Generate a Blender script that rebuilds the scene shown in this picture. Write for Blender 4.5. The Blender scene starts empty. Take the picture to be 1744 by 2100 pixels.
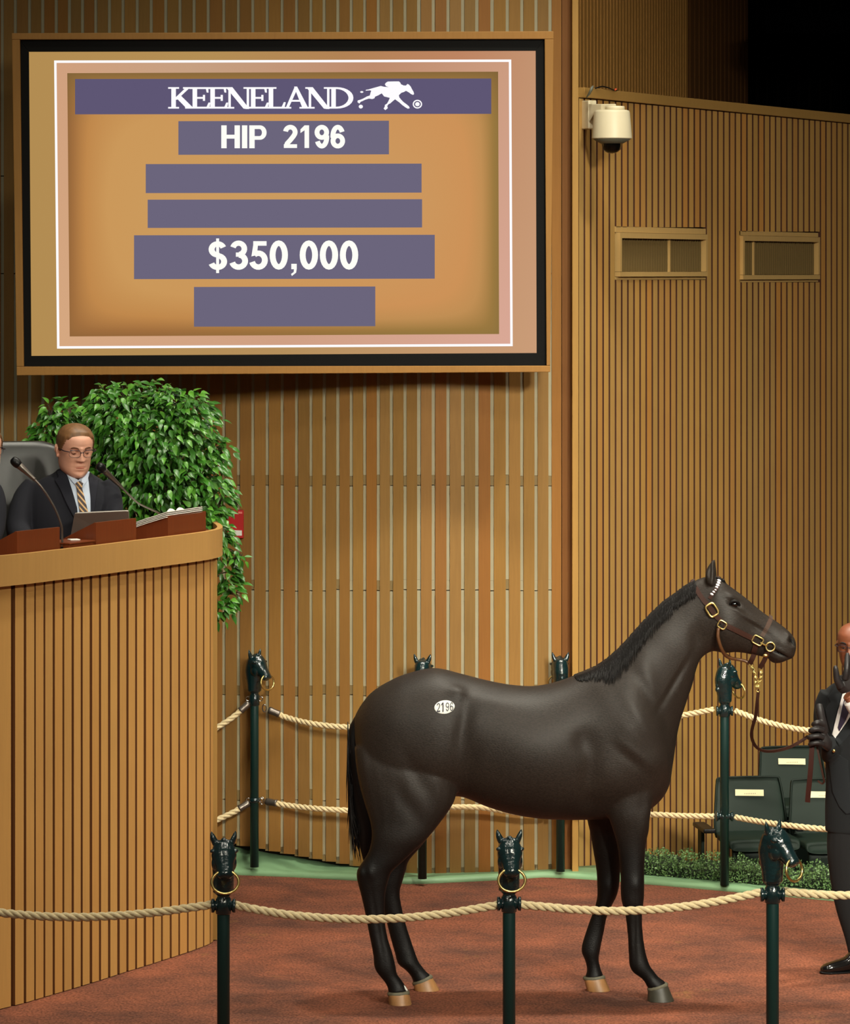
import bpy, bmesh, math, random
import numpy as np
from mathutils import Vector, Matrix
from mathutils.bvhtree import BVHTree
from mathutils.geometry import tessellate_polygon

random.seed(7)
scn = bpy.context.scene
COL = scn.collection
# ---------------------------------------------------------------- camera
F, CX, HY, CH = 7900.0, 872.0, 557.0, 3.42      # focal length in pixels of the 1744x2100 frame, horizon row, eye height
cd = bpy.data.cameras.new('camera')
cam = bpy.data.objects.new('camera', cd)
COL.objects.link(cam)
cam.location = (0, 0, CH)
cam.rotation_euler = (math.pi / 2, 0, 0)
cd.sensor_fit = 'HORIZONTAL'
cd.sensor_width = 36.0
cd.lens = F / 1744 * 36.0
cd.shift_y = -(1050 - HY) / 1744
cd.clip_end = 200
scn.camera = cam
# ---------------------------------------------------------------- view, world, lights
scn.view_settings.view_transform = 'Standard'
scn.view_settings.look = 'None'
scn.view_settings.gamma = 1.0
scn.view_settings.use_curve_mapping = False
scn.view_settings.exposure = 0.0
w = bpy.data.worlds.new('world')
scn.world = w
w.use_nodes = True
w.node_tree.nodes['Background'].inputs[0].default_value = (1.0, 0.86, 0.66, 1)
w.node_tree.nodes['Background'].inputs[1].default_value = 0.05


def area_light(name, loc, target, size, power, col=(1, 0.86, 0.62), spread=180):
    ld = bpy.data.lights.new(name, 'AREA')
    ld.shape = 'DISK'
    ld.size = size
    ld.energy = power
    ld.color = col
    ld.spread = math.radians(spread)
    o = bpy.data.objects.new(name, ld)
    COL.objects.link(o)
    o.location = loc
    o.rotation_euler = (Vector(target) - Vector(loc)).to_track_quat('-Z', 'Y').to_euler()
    return o


for lx, ly, lz in ((3.2, 2.5, 7.1), (5.2, 2.5, 8.0), (7.2, 3.5, 8.7), (6.2, 5.0, 7.6)):
    area_light('stage_light', (lx, ly, lz), (2.2, 20.5, 0.9), 0.8, 43, (1, 0.95, 0.79), 37)
area_light('stage_light', (-5.5, 4.0, 8.6), (0.8, 20, 0.8), 1.2, 18, (1, 0.95, 0.79), 46)
for lx, ly, e, sp in [(-2.6, 13.5, 68, 150), (0.4, 13.0, 70, 150), (3.2, 13.8, 84, 150),
                      (-1.2, 18.9, 36, 86), (1.0, 19.2, 84, 86), (3.0, 19.2, 100, 90)]:
    area_light('ceiling_lamp', (lx, ly, 8.2), (lx * 0.97, ly + 0.3, 0), 0.4, e, (1, 0.95, 0.80), sp)


# ---------------------------------------------------------------- helpers
def P(px, py, d):
    """point seen at pixel (px, py) of the 1744x2100 photograph, d metres in front of the camera"""
    return Vector(((px - CX) * d / F, d, CH - (py - HY) * d / F))


def G(px, py, z=0.0):
    return P(px, py, (CH - z) * F / (py - HY))


def lin(c):
    c = c / 255.0
    return c / 12.92 if c <= 0.04045 else ((c + 0.055) / 1.055) ** 2.4


def rgb(r, g, b):
    return (lin(r), lin(g), lin(b), 1.0)


def new_mat(name):
    m = bpy.data.materials.new(name)
    m.use_nodes = True
    nt = m.node_tree
    nt.nodes.clear()
    out = nt.nodes.new('ShaderNodeOutputMaterial')
    b = nt.nodes.new('ShaderNodeBsdfPrincipled')
    nt.links.new(b.outputs[0], out.inputs[0])
    return m, nt, b


def mat(name, col, rough=0.5, metal=0.0, var=0.0, scale=30.0, bump=0.0, spec=0.5, stretch=(1, 1, 1), coat=0.0, rand=0.0,
        sheen=0.0):
    m, nt, b = new_mat(name)
    b.inputs['Base Color'].default_value = col
    b.inputs['Roughness'].default_value = rough
    b.inputs['Metallic'].default_value = metal
    b.inputs['Specular IOR Level'].default_value = spec
    b.inputs['Coat Weight'].default_value = coat
    b.inputs['Sheen Weight'].default_value = sheen
    L = nt.links.new
    if var or bump:
        tc = nt.nodes.new('ShaderNodeTexCoord')
        mp = nt.nodes.new('ShaderNodeMapping')
        mp.inputs['Scale'].default_value = stretch
        nz = nt.nodes.new('ShaderNodeTexNoise')
        nz.inputs['Scale'].default_value = scale
        nz.inputs['Detail'].default_value = 5
        L(tc.outputs['Object'], mp.inputs[0])
        L(mp.outputs[0], nz.inputs['Vector'])
        if var:
            mx = nt.nodes.new('ShaderNodeHueSaturation')
            mx.inputs['Color'].default_value = col
            mr = nt.nodes.new('ShaderNodeMapRange')
            mr.inputs['From Min'].default_value = 0.25
            mr.inputs['From Max'].default_value = 0.75
            mr.inputs['To Min'].default_value = 1 - var
            mr.inputs['To Max'].default_value = 1 + var
            L(nz.outputs['Fac'], mr.inputs['Value'])
            L(mr.outputs[0], mx.inputs['Value'])
            L(mx.outputs[0], b.inputs['Base Color'])
        if bump:
            bp = nt.nodes.new('ShaderNodeBump')
            bp.inputs['Strength'].default_value = bump
            bp.inputs['Distance'].default_value = 0.004
            L(nz.outputs['Fac'], bp.inputs['Height'])
            L(bp.outputs[0], b.inputs['Normal'])
    return m


def wood(name, cols, rough=0.5, grain=0.12, fine=90.0, spec=0.12):
    """boards: each object takes a tint of its own, with grain along Z"""
    m, nt, b = new_mat(name)
    L = nt.links.new
    oi = nt.nodes.new('ShaderNodeObjectInfo')
    cr = nt.nodes.new('ShaderNodeValToRGB')
    e = cr.color_ramp.elements
    while len(e) < len(cols):
        e.new(0.5)
    for i, c in enumerate(cols):
        e[i].position = i / max(1, len(cols) - 1)
        e[i].color = c
    L(oi.outputs['Random'], cr.inputs[0])
    tc = nt.nodes.new('ShaderNodeNewGeometry')
    mp = nt.nodes.new('ShaderNodeMapping')
    mp.inputs['Scale'].default_value = (1, 1, 0.06)
    nz = nt.nodes.new('ShaderNodeTexNoise')
    nz.inputs['Scale'].default_value = fine
    nz.inputs['Detail'].default_value = 6
    L(tc.outputs['Position'], mp.inputs[0])
    L(mp.outputs[0], nz.inputs['Vector'])
    n2 = nt.nodes.new('ShaderNodeTexNoise')
    n2.inputs['Scale'].default_value = 2.2
    L(tc.outputs['Position'], n2.inputs['Vector'])
    ad = nt.nodes.new('ShaderNodeMath')
    L(nz.outputs['Fac'], ad.inputs[0])
    L(n2.outputs['Fac'], ad.inputs[1])
    mr = nt.nodes.new('ShaderNodeMapRange')
    mr.inputs['From Min'].default_value = 0.6
    mr.inputs['From Max'].default_value = 1.4
    mr.inputs['To Min'].default_value = 1 - grain
    mr.inputs['To Max'].default_value = 1 + grain
    L(ad.outputs[0], mr.inputs['Value'])
    hs = nt.nodes.new('ShaderNodeHueSaturation')
    L(cr.outputs[0], hs.inputs['Color'])
    L(mr.outputs[0], hs.inputs['Value'])
    L(hs.outputs[0], b.inputs['Base Color'])
    b.inputs['Roughness'].default_value = rough
    b.inputs['Specular IOR Level'].default_value = spec
    return m


def emit(name, col, strength=1.0):
    m = bpy.data.materials.new(name)
    m.use_nodes = True
    nt = m.node_tree
    nt.nodes.clear()
    out = nt.nodes.new('ShaderNodeOutputMaterial')
    e = nt.nodes.new('ShaderNodeEmission')
    e.inputs[0].default_value = col
    e.inputs[1].default_value = strength
    nt.links.new(e.outputs[0], out.inputs[0])
    return m


def top(o):
    while o.parent:
        o = o.parent
    return o


class MB:
    def __init__(s):
        s.v, s.f = [], []

    def add(s, vs, fs):
        n = len(s.v)
        s.v += [tuple(v) for v in vs]
        s.f += [tuple(i + n for i in f) for f in fs]
        return s

    def box(s, c, size, rz=0.0, M=None):
        R = M if M is not None else Matrix.Rotation(rz, 3, 'Z')
        c = Vector(c)
        vs = [c + R @ Vector((x * size[0] / 2, y * size[1] / 2, z * size[2] / 2)) for x in (-1, 1) for y in (-1, 1) for z in (-1, 1)]
        return s.add(vs, [(0, 1, 3, 2), (4, 6, 7, 5), (0, 4, 5, 1), (2, 3, 7, 6), (0, 2, 6, 4), (1, 5, 7, 3)])

    def prism(s, poly, z0, z1):
        n = len(poly)
        vs = [(p[0], p[1], z0) for p in poly] + [(p[0], p[1], z1) for p in poly]
        fs = [(i, (i + 1) % n, n + (i + 1) % n, n + i) for i in range(n)]
        t = tessellate_polygon([[Vector((p[0], p[1], 0)) for p in poly]])
        fs += [tuple(reversed(a)) for a in t] + [tuple(n + i for i in a) for a in t]
        return s.add(vs, fs)

    def rings(s, R, closed=False, caps=True):
        n = len(R[0])
        vs = [p for r in R for p in r]
        m = len(R)
        fs = []
        for i in range(m if closed else m - 1):
            a, b = i * n, ((i + 1) % m) * n
            for j in range(n):
                k = (j + 1) % n
                fs.append((a + j, a + k, b + k, b + j))
        if caps and not closed:
            fs.append(tuple(reversed(range(n))))
            fs.append(tuple(range((m - 1) * n, m * n)))
        return s.add(vs, fs)

    def loft(s, R, n=24, sub=4, exp=2.0):
        """R: list of (centre, half vector a, half vector b); smoothly resampled"""
        A = np.array([[*c, *a, *b] for c, a, b in R], float)
        A = catmull(A, sub)
        th = np.linspace(0, 2 * math.pi, n, endpoint=False)
        ct, st = np.cos(th), np.sin(th)
        ct = np.sign(ct) * np.abs(ct) ** (2 / exp)
        st = np.sign(st) * np.abs(st) ** (2 / exp)
        out = []
        for r in A:
            out.append([tuple(r[0:3] + r[3:6] * ct[i] + r[6:9] * st[i]) for i in range(n)])
        return s.rings(out)

    def tube(s, pts, rad, n=10, sub=3, closed=False, ell=1.0):
        pts = [Vector(p) for p in pts]
        if not hasattr(rad, '__len__'):
            rad = [rad] * len(pts)
        A = np.array([[*p, r] for p, r in zip(pts, rad)], float)
        if sub > 1:
            A = catmull(A, sub, closed)
        V = [Vector(a[:3]) for a in A]
        m = len(V)
        up = None
        out = []
        for i in range(m):
            if closed:
                t = V[(i + 1) % m] - V[i - 1]
            else:
                t = V[min(i + 1, m - 1)] - V[max(i - 1, 0)]
            t.normalize()
            if up is None:
                up = t.orthogonal().normalized()
            up = (up - t * up.dot(t)).normalized()
            sd = t.cross(up)
            out.append([V[i] + (up * math.cos(2 * math.pi * j / n) + sd * math.sin(2 * math.pi * j / n) * ell) * A[i][3] for j in range(n)])
        return s.rings(out, closed=closed)

    def lathe(s, prof, c=(0, 0, 0), n=24, axis=None):
        c = Vector(c)
        Q = Matrix.Identity(3) if axis is None else Vector(axis).to_track_quat('Z', 'Y').to_matrix()
        out = [[c + Q @ Vector((r * math.cos(2 * math.pi * j / n), r * math.sin(2 * math.pi * j / n), z)) for j in range(n)] for r, z in prof]
        return s.rings(out)

    def ball(s, c, r, n=16, m=10, M=None):
        c = Vector(c)
        r = r if hasattr(r, '__len__') else (r, r, r)
        R = M or Matrix.Identity(3)
        out = []
        for i in range(m + 1):
            a = -math.pi / 2 + math.pi * i / m
            a = max(min(a, math.pi / 2 - 0.02), -math.pi / 2 + 0.02)
            out.append([c + R @ Vector((r[0] * math.cos(a) * math.cos(2 * math.pi * j / n), r[1] * math.cos(a) * math.sin(2 * math.pi * j / n), r[2] * math.sin(a))) for j in range(n)])
        return s.rings(out)

    def torus(s, c, R, r, axis=(0, 1, 0), n=28, k=8, sx=1.0, sy=1.0, pw=2.0):
        Q = Vector(axis).to_track_quat('Z', 'Y').to_matrix()
        pts = []
        for i in range(n):
            a = 2 * math.pi * i / n
            x, y = math.cos(a), math.sin(a)
            x = math.copysign(abs(x) ** (2 / pw), x)
            y = math.copysign(abs(y) ** (2 / pw), y)
            pts.append(Vector(c) + Q @ Vector((x * R * sx, y * R * sy, 0)))
        return s.tube(pts, r, n=k, sub=1, closed=True)

    def mesh(s, name, off=(0, 0, 0), smooth=True):
        me = bpy.data.meshes.new(name)
        ox, oy, oz = off
        me.from_pydata([(x - ox, y - oy, z - oz) for x, y, z in s.v], [], s.f)
        bm = bmesh.new()
        bm.from_mesh(me)
        bmesh.ops.recalc_face_normals(bm, faces=bm.faces)
        bm.to_mesh(me)
        bm.free()
        if smooth:
            me.shade_smooth()
        return me

    def build(s, name, m, parent=None, smooth=False, local=False, bevel=0.0, auto=True):
        off = (0, 0, 0)
        if parent is not None and not local:
            off = top(parent).location
        me = s.mesh(name, off, smooth)
        return link(name, me, m, parent, bevel, smooth and auto)


def link(name, me, m, parent=None, bevel=0.0, autosmooth=False):
    if m is not None:
        me.materials.clear()
        me.materials.append(m)
    o = bpy.data.objects.new(name, me)
    COL.objects.link(o)
    if parent is not None:
        o.parent = parent
    if bevel:
        b = o.modifiers.new('bevel', 'BEVEL')
        b.width = bevel
        b.segments = 2
        b.limit_method = 'ANGLE'
    return o


def catmull(A, sub, closed=False):
    n = len(A)
    out = []
    rng = n if closed else n - 1
    for i in range(rng):
        if closed:
            p0, p1, p2, p3 = A[i - 1], A[i], A[(i + 1) % n], A[(i + 2) % n]
        else:
            p0, p1, p2, p3 = A[max(i - 1, 0)], A[i], A[i + 1], A[min(i + 2, n - 1)]
        for k in range(sub):
            t = k / sub
            out.append(0.5 * ((2 * p1) + (-p0 + p2) * t + (2 * p0 - 5 * p1 + 4 * p2 - p3) * t * t + (-p0 + 3 * p1 - 3 * p2 + p3) * t ** 3))
    if not closed:
        out.append(A[-1])
    return np.array(out)


def tag(o, label, cat, group=None, kind=None):
    if label:
        o['label'] = label
    if cat:
        o['category'] = cat
    if group:
        o['group'] = group
    if kind:
        o['kind'] = kind
    return o


def thing(name, loc, label, cat, group=None, rz=0.0):
    o = bpy.data.objects.new(name, None)
    o.empty_display_size = 0.1
    COL.objects.link(o)
    o.location = loc
    o.rotation_euler = (0, 0, rz)
    return tag(o, label, cat, group)


def structure(o, label=None):
    o['kind'] = 'structure'
    if label:
        o['label'] = label
    return o


def copy_tree(o, parent=None):
    c = o.copy()
    COL.objects.link(c)
    c.parent = parent
    for ch in list(o.children):
        copy_tree(ch, c)
    return c


UNIT, EDGE = {}, {}


def piece(name, c, size, m, parent, rz=0.0):
    """a board: shared unit mesh, scaled"""
    if m.name not in UNIT:
        me = MB().box((0, 0, 0), (1, 1, 1)).mesh('board', smooth=False)
        me.materials.append(m)
        if m.name in EDGE:                      # slats with darker side faces
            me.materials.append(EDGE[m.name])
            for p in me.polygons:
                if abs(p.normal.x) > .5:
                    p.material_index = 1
        UNIT[m.name] = me
    o = bpy.data.objects.new(name, UNIT[m.name])
    COL.objects.link(o)
    o.parent = parent
    o.location = Vector(c) - top(parent).location
    o.scale = size
    o.rotation_euler = (0, 0, rz)
    return o


def remesh(mb, voxel, smooth=6, factor=0.5):
    """union of overlapping closed shapes as one continuous surface; returns (verts, faces, normals)"""
    me = mb.mesh('tmp', smooth=False)
    o = bpy.data.objects.new('tmp', me)
    COL.objects.link(o)
    r = o.modifiers.new('r', 'REMESH')
    r.mode = 'VOXEL'
    r.voxel_size = voxel
    if smooth:
        sm = o.modifiers.new('s', 'SMOOTH')
        sm.iterations = smooth
        sm.factor = factor
    dg = bpy.context.evaluated_depsgraph_get()
    dg.update()
    res = bpy.data.meshes.new_from_object(o.evaluated_get(dg))
    bpy.data.objects.remove(o)
    bpy.data.meshes.remove(me)
    res.shade_smooth()
    return res


def me_arrays(me):
    n = len(me.vertices)
    co = np.empty(n * 3, np.float32)
    me.vertices.foreach_get('co', co)
    no = np.empty(n * 3, np.float32)
    me.vertices.foreach_get('normal', no)
    return co.reshape(-1, 3).astype(float), no.reshape(-1, 3).astype(float)


def to_px(co):
    return CX + co[:, 0] * F / co[:, 1], HY + (CH - co[:, 2]) * F / co[:, 1]


def sculpt(me, bumps):
    """bumps: (px, py, rx, ry, angle deg, millimetres) pushed along the normals, alike on both sides"""
    co, no = me_arrays(me)
    X, Y = to_px(co)
    D = np.zeros(len(co))
    for (px, py, rx, ry, ang, mm) in bumps:
        a = math.radians(ang)
        u = (X - px) * math.cos(a) + (Y - py) * math.sin(a)
        v = -(X - px) * math.sin(a) + (Y - py) * math.cos(a)
        D += 1.3 * mm / 1000 * np.exp(-(u / rx) ** 2 - (v / ry) ** 2)
    side = np.clip(np.abs(no[:, 1]) * 1.6, 0, 1)
    co += no * (D * side)[:, None]
    me.vertices.foreach_set('co', co.astype(np.float32).ravel())
    me.update()


def bvh_of(me):
    return BVHTree.FromPolygons([v.co.copy() for v in me.vertices], [tuple(p.vertices) for p in me.polygons])


EYE = Vector((0, 0, CH))


def hit(bvh, px, py, dg):
    p = P(px, py, dg)
    dr = (p - EYE).normalized()
    h = bvh.ray_cast(EYE, dr)
    if h[0] is None:
        q = bvh.find_nearest(p)
        return q[0], dr
    return h[0], dr


def patch(name, poly, bvh, dg, off, m, parent, thick=0.003, fine=3.0, smooth=True):
    """a thin sheet (cloth, sticker) laid on a surface"""
    bm = bmesh.new()
    vs = [bm.verts.new((x, y, 0)) for x, y in poly]
    t = tessellate_polygon([[Vector((x, y, 0)) for x, y in poly]])
    for a in t:
        try:
            bm.faces.new([vs[i] for i in a])
        except ValueError:
            pass
    for _ in range(6):
        es = [e for e in bm.edges if e.calc_length() > fine]
        if not es:
            break
        bmesh.ops.subdivide_edges(bm, edges=es, cuts=1, use_grid_fill=False)
        bmesh.ops.triangulate(bm, faces=bm.faces)
    bm.verts.index_update()
    front, back = [], []
    for v in bm.verts:
        h, dr = hit(bvh, v.co.x, v.co.y, dg)
        front.append(h - dr * off)
        back.append(h - dr * (off - thick))
    n = len(front)
    fs = [tuple(v.index for v in f.verts) for f in bm.faces]
    F2 = [tuple(n + i for i in reversed(f)) for f in fs]
    sides = []
    for e in bm.edges:
        if len(e.link_faces) == 1:
            a, b = e.verts[0].index, e.verts[1].index
            sides.append((a, b, n + b, n + a))
    bm.free()
    mb = MB().add(front + back, fs + F2 + sides)
    return mb.build(name, m, parent, smooth=smooth)


def ribbon(mb, rows, thick, n_out):
    """rows: list of point lists across the strap; n_out: outward normal per row"""
    k = len(rows[0])
    V = []
    for r, nn in zip(rows, n_out):
        V += [Vector(p) for p in r] + [Vector(p) - Vector(nn) * thick for p in reversed(r)]
    R = [V[i * 2 * k:(i + 1) * 2 * k] for i in range(len(rows))]
    mb.rings(R)


def strap_on(mb, path, width, bvh, dg, off=0.006, thick=0.004, step=4.0, mirror=None, bridge=None):
    """a strap following a surface along a pixel path; mirror = centre depth for the far side"""
    A = catmull(np.array(path, float), 6)
    rows, ns = [], []
    for i in range(len(A)):
        t = A[min(i + 1, len(A) - 1)] - A[max(i - 1, 0)]
        t = t / (np.linalg.norm(t) + 1e-9)
        nrm = np.array([-t[1], t[0]])
        r, dr = [], None
        for k in (-0.5, 0, 0.5):
            q = A[i] + nrm * k * width
            h, dr = hit(bvh, q[0], q[1], dg)
            r.append(h - dr * off)
        rows.append(r)
        ns.append(-dr)
    ribbon(mb, rows, thick, ns)
    if mirror:
        mr = [[Vector((p.x, 2 * mirror - p.y, p.z)) for p in r] for r in rows]
        ribbon(mb, mr, thick, [Vector((n.x, -n.y, n.z)) for n in ns])
        if bridge is not None:
            idx = 0 if bridge == 'start' else -1
            a, b = rows[idx], mr[idx]
            br = []
            for s in range(7):
                f = s / 6
                bump = Vector((0, 0, 0.012 * math.sin(math.pi * f)))
                br.append([p.lerp(q, f) + bump for p, q in zip(a, b)])
            ribbon(mb, br, thick, [Vector((0, 0, 1))] * 7)


def strap_free(mb, pts, width, thick, sub=5, side=(0, 1, 0)):
    A = catmull(np.array([list(p) for p in pts], float), sub)
    S = Vector(side)
    R = []
    for i in range(len(A)):
        t = Vector(A[min(i + 1, len(A) - 1)] - A[max(i - 1, 0)]).normalized()
        nn = (S - t * S.dot(t)).normalized()
        u = t.cross(nn)
        c = Vector(A[i])
        R.append([c + u * width / 2 + nn * thick / 2, c - u * width / 2 + nn * thick / 2, c - u * width / 2 - nn * thick / 2, c + u * width / 2 - nn * thick / 2])
    mb.rings(R)


# ---------------------------------------------------------------- materials
M = {}
M['plank'] = wood('wall_plank_wood', [rgb(140, 106, 58), rgb(148, 112, 58), rgb(146, 100, 48), rgb(136, 106, 60), rgb(144, 94, 44), rgb(146, 112, 64), rgb(152, 110, 56)], 0.5, 0.10)
M['plank_dark'] = wood('edge_plank_wood', [rgb(124, 80, 40), rgb(118, 76, 38)], 0.5, 0.1)
M['slat'] = wood('right_wall_slat_wood', [rgb(192, 148, 80), rgb(200, 154, 84), rgb(184, 146, 84), rgb(200, 142, 72), rgb(188, 150, 88)], 0.5, 0.09)
M['pod'] = wood('podium_slat_wood', [rgb(198, 150, 86), rgb(204, 156, 90), rgb(194, 148, 86), rgb(202, 150, 84)], 0.5, 0.07)
M['rim'] = wood('pale_rim_wood', [rgb(196, 150, 88), rgb(190, 146, 86)], 0.5, 0.06, 60)
M['trim'] = wood('trim_wood', [rgb(176, 136, 74), rgb(170, 130, 70)], 0.5, 0.07)
M['frame'] = wood('screen_frame_wood', [rgb(160, 116, 62), rgb(152, 110, 58)], 0.5, 0.1)
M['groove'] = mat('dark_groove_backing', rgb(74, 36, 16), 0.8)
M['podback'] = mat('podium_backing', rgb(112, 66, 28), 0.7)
M['grey'] = mat('grey_strip', rgb(160, 152, 124), 0.7, var=0.06, scale=8)
M['tanstrip'] = mat('tan_strip', rgb(128, 108, 68), 0.7)
M['void'] = mat('black_gap', rgb(14, 12, 10), 0.9)
M['mahog'] = wood('mahogany', [rgb(120, 58, 26), rgb(112, 52, 24)], 0.35, 0.16, 120, 0.5)
M['black'] = mat('black_plastic', rgb(12, 12, 14), 0.4, spec=0.35)
M['bezel'] = mat('black_bezel', rgb(12, 11, 10), 0.6, spec=0.12)
M['metalgrey'] = mat('brushed_metal', rgb(150, 150, 146), 0.35, 0.9)
M['gun'] = mat('satin_mic_metal', rgb(120, 112, 104), 0.35, 0.8)
M['chrome'] = mat('chrome', rgb(200, 196, 190), 0.2, 1.0)
M['brass'] = mat('brass', rgb(232, 206, 132), 0.32, 1.0, var=0.1, scale=60)
M['post'] = mat('dark_green_enamel', rgb(12, 36, 38), 0.2, var=0.25, scale=55, coat=0.3, bump=0.7, spec=0.8)
M['postpole'] = mat('dark_green_paint', rgb(11, 46, 43), 0.42)
M['rope'] = mat('natural_rope', rgb(222, 202, 158), 0.8, var=0.12, scale=120, bump=0.4)
M['white'] = mat('white_paint', rgb(226, 214, 186), 0.45)
M['cream'] = mat('cream_housing', rgb(220, 208, 176), 0.4)
M['greyring'] = mat('grey_plastic', rgb(110, 112, 98), 0.5)
M['vent'] = wood('vent_frame_wood', [rgb(198, 162, 102), rgb(192, 156, 98)], 0.5, 0.05)
M['ventback'] = mat('vent_grille', rgb(84, 68, 40), 0.7, spec=0.1)
M['louvre'] = mat('vent_louvre', rgb(112, 92, 56), 0.7, spec=0.1)
M['paper'] = mat('paper', rgb(232, 230, 222), 0.8)
M['red'] = mat('red_enamel', rgb(176, 18, 20), 0.35)
M['green_kerb'] = mat('green_kerb_paint', rgb(128, 166, 124), 0.5, var=0.08, scale=6)
M['seat'] = mat('dark_green_plastic', rgb(19, 34, 26), 0.6, var=0.06, scale=14, spec=0.25)
M['seat2'] = mat('dark_green_moulding', rgb(16, 28, 22), 0.6, spec=0.25)
M['plate'] = mat('cream_name_card', rgb(236, 224, 180), 0.6)
M['ink'] = mat('dark_ink', rgb(60, 58, 66), 0.7)
M['fadedink'] = mat('faded_ink', rgb(176, 164, 130), 0.7)
M['leaf'] = mat('ficus_leaf', rgb(54, 108, 30), 0.34, var=0.45, scale=9, spec=0.45)
M['leaf2'] = mat('ficus_leaf_young', rgb(88, 146, 48), 0.34, var=0.35, scale=9, spec=0.45)
M['twig'] = mat('twig_bark', rgb(60, 50, 34), 0.8)
M['box'] = mat('boxwood_leaf', rgb(108, 142, 86), 0.5, var=0.4, scale=14)
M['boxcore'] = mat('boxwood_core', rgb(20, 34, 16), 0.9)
M['leather'] = mat('brown_leather', rgb(58, 35, 28), 0.5, var=0.1, scale=40, spec=0.18)
M['leather_l'] = mat('tan_leather_edge', rgb(92, 58, 32), 0.45)
M['leather_black'] = mat('black_leather', rgb(38, 38, 36), 0.38, var=0.1, scale=20, bump=0.2)
M['glove'] = mat('black_glove', rgb(34, 30, 30), 0.5, var=0.15, scale=40, bump=0.3)
M['suit'] = mat('navy_suit_cloth', rgb(15, 16, 27), 0.9, var=0.12, scale=200)
M['lapel'] = mat('navy_lapel_cloth', rgb(19, 20, 32), 0.9)
M['suitd'] = mat('charcoal_suit_cloth', rgb(11, 14, 17), 0.9, var=0.12, scale=160)
M['lapeld'] = mat('charcoal_lapel_cloth', rgb(17, 21, 25), 0.9)
M['trouser'] = mat('black_trouser_cloth', rgb(15, 15, 17), 0.9)
M['shirt'] = mat('pale_blue_shirt', rgb(196, 208, 226), 0.8)
M['shirtw'] = mat('white_shirt', rgb(232, 226, 222), 0.8)
M['skin'] = mat('fair_skin', rgb(224, 166, 140), 0.5, var=0.05, scale=25)
M['skind'] = mat('dark_brown_skin', rgb(122, 68, 44), 0.42, var=0.08, scale=25)
M['hair'] = mat('sandy_brown_hair', rgb(118, 82, 48), 0.5, var=0.3, scale=70, stretch=(1, 1, 0.15))
M['hairdark'] = mat('brown_brow', rgb(104, 66, 40), 0.7)
M['lip'] = mat('lip', rgb(188, 112, 92), 0.5)
M['eyewhite'] = mat('eye_white', rgb(210, 200, 190), 0.3)
M['iris'] = mat('dark_iris', rgb(40, 26, 18), 0.2)
M['specs'] = mat('dark_spectacle_frame', rgb(34, 26, 38), 0.3)
M['horseeye'] = mat('horse_eye', rgb(10, 7, 6), 0.08, coat=1.0)
M['mane'] = mat('black_horse_hair', rgb(17, 14, 13), 0.55, spec=0.25)
M['hoof'] = mat('hoof_horn', rgb(150, 108, 66), 0.45, var=0.35, scale=26, stretch=(1, 1, 0.2))
M['hoofd'] = mat('dark_hoof_horn', rgb(58, 56, 46), 0.45, var=0.3, scale=26)
M['coronet'] = mat('coronet_band', rgb(96, 92, 74), 0.6, var=0.2, scale=60)
M['teal'] = mat('teal_cap', rgb(20, 130, 110), 0.4)
M['silver'] = mat('silver_laptop', rgb(118, 112, 104), 0.4, 0.5)
M['shoe'] = mat('black_polished_shoe', rgb(14, 12, 12), 0.15, coat=0.6)
M['rearwall'] = mat('shade_black_rear_wall', rgb(4, 4, 5), 0.95, spec=0.0)  # near-black colour holds the shade of the unlit recess
M['rearline'] = mat('shade_black_rear_batten', rgb(12, 10, 9), 0.9, spec=0.0)  # battens take the same recess shade in their colour
M['darkbrown'] = wood('shade_darkened_slats', [rgb(110, 74, 42), rgb(98, 66, 36)], 0.8, 0.1, spec=0.05)  # slat colour darkened to carry the shade inside the recess
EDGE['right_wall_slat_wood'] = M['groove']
EDGE['podium_slat_wood'] = M['podback']
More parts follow.
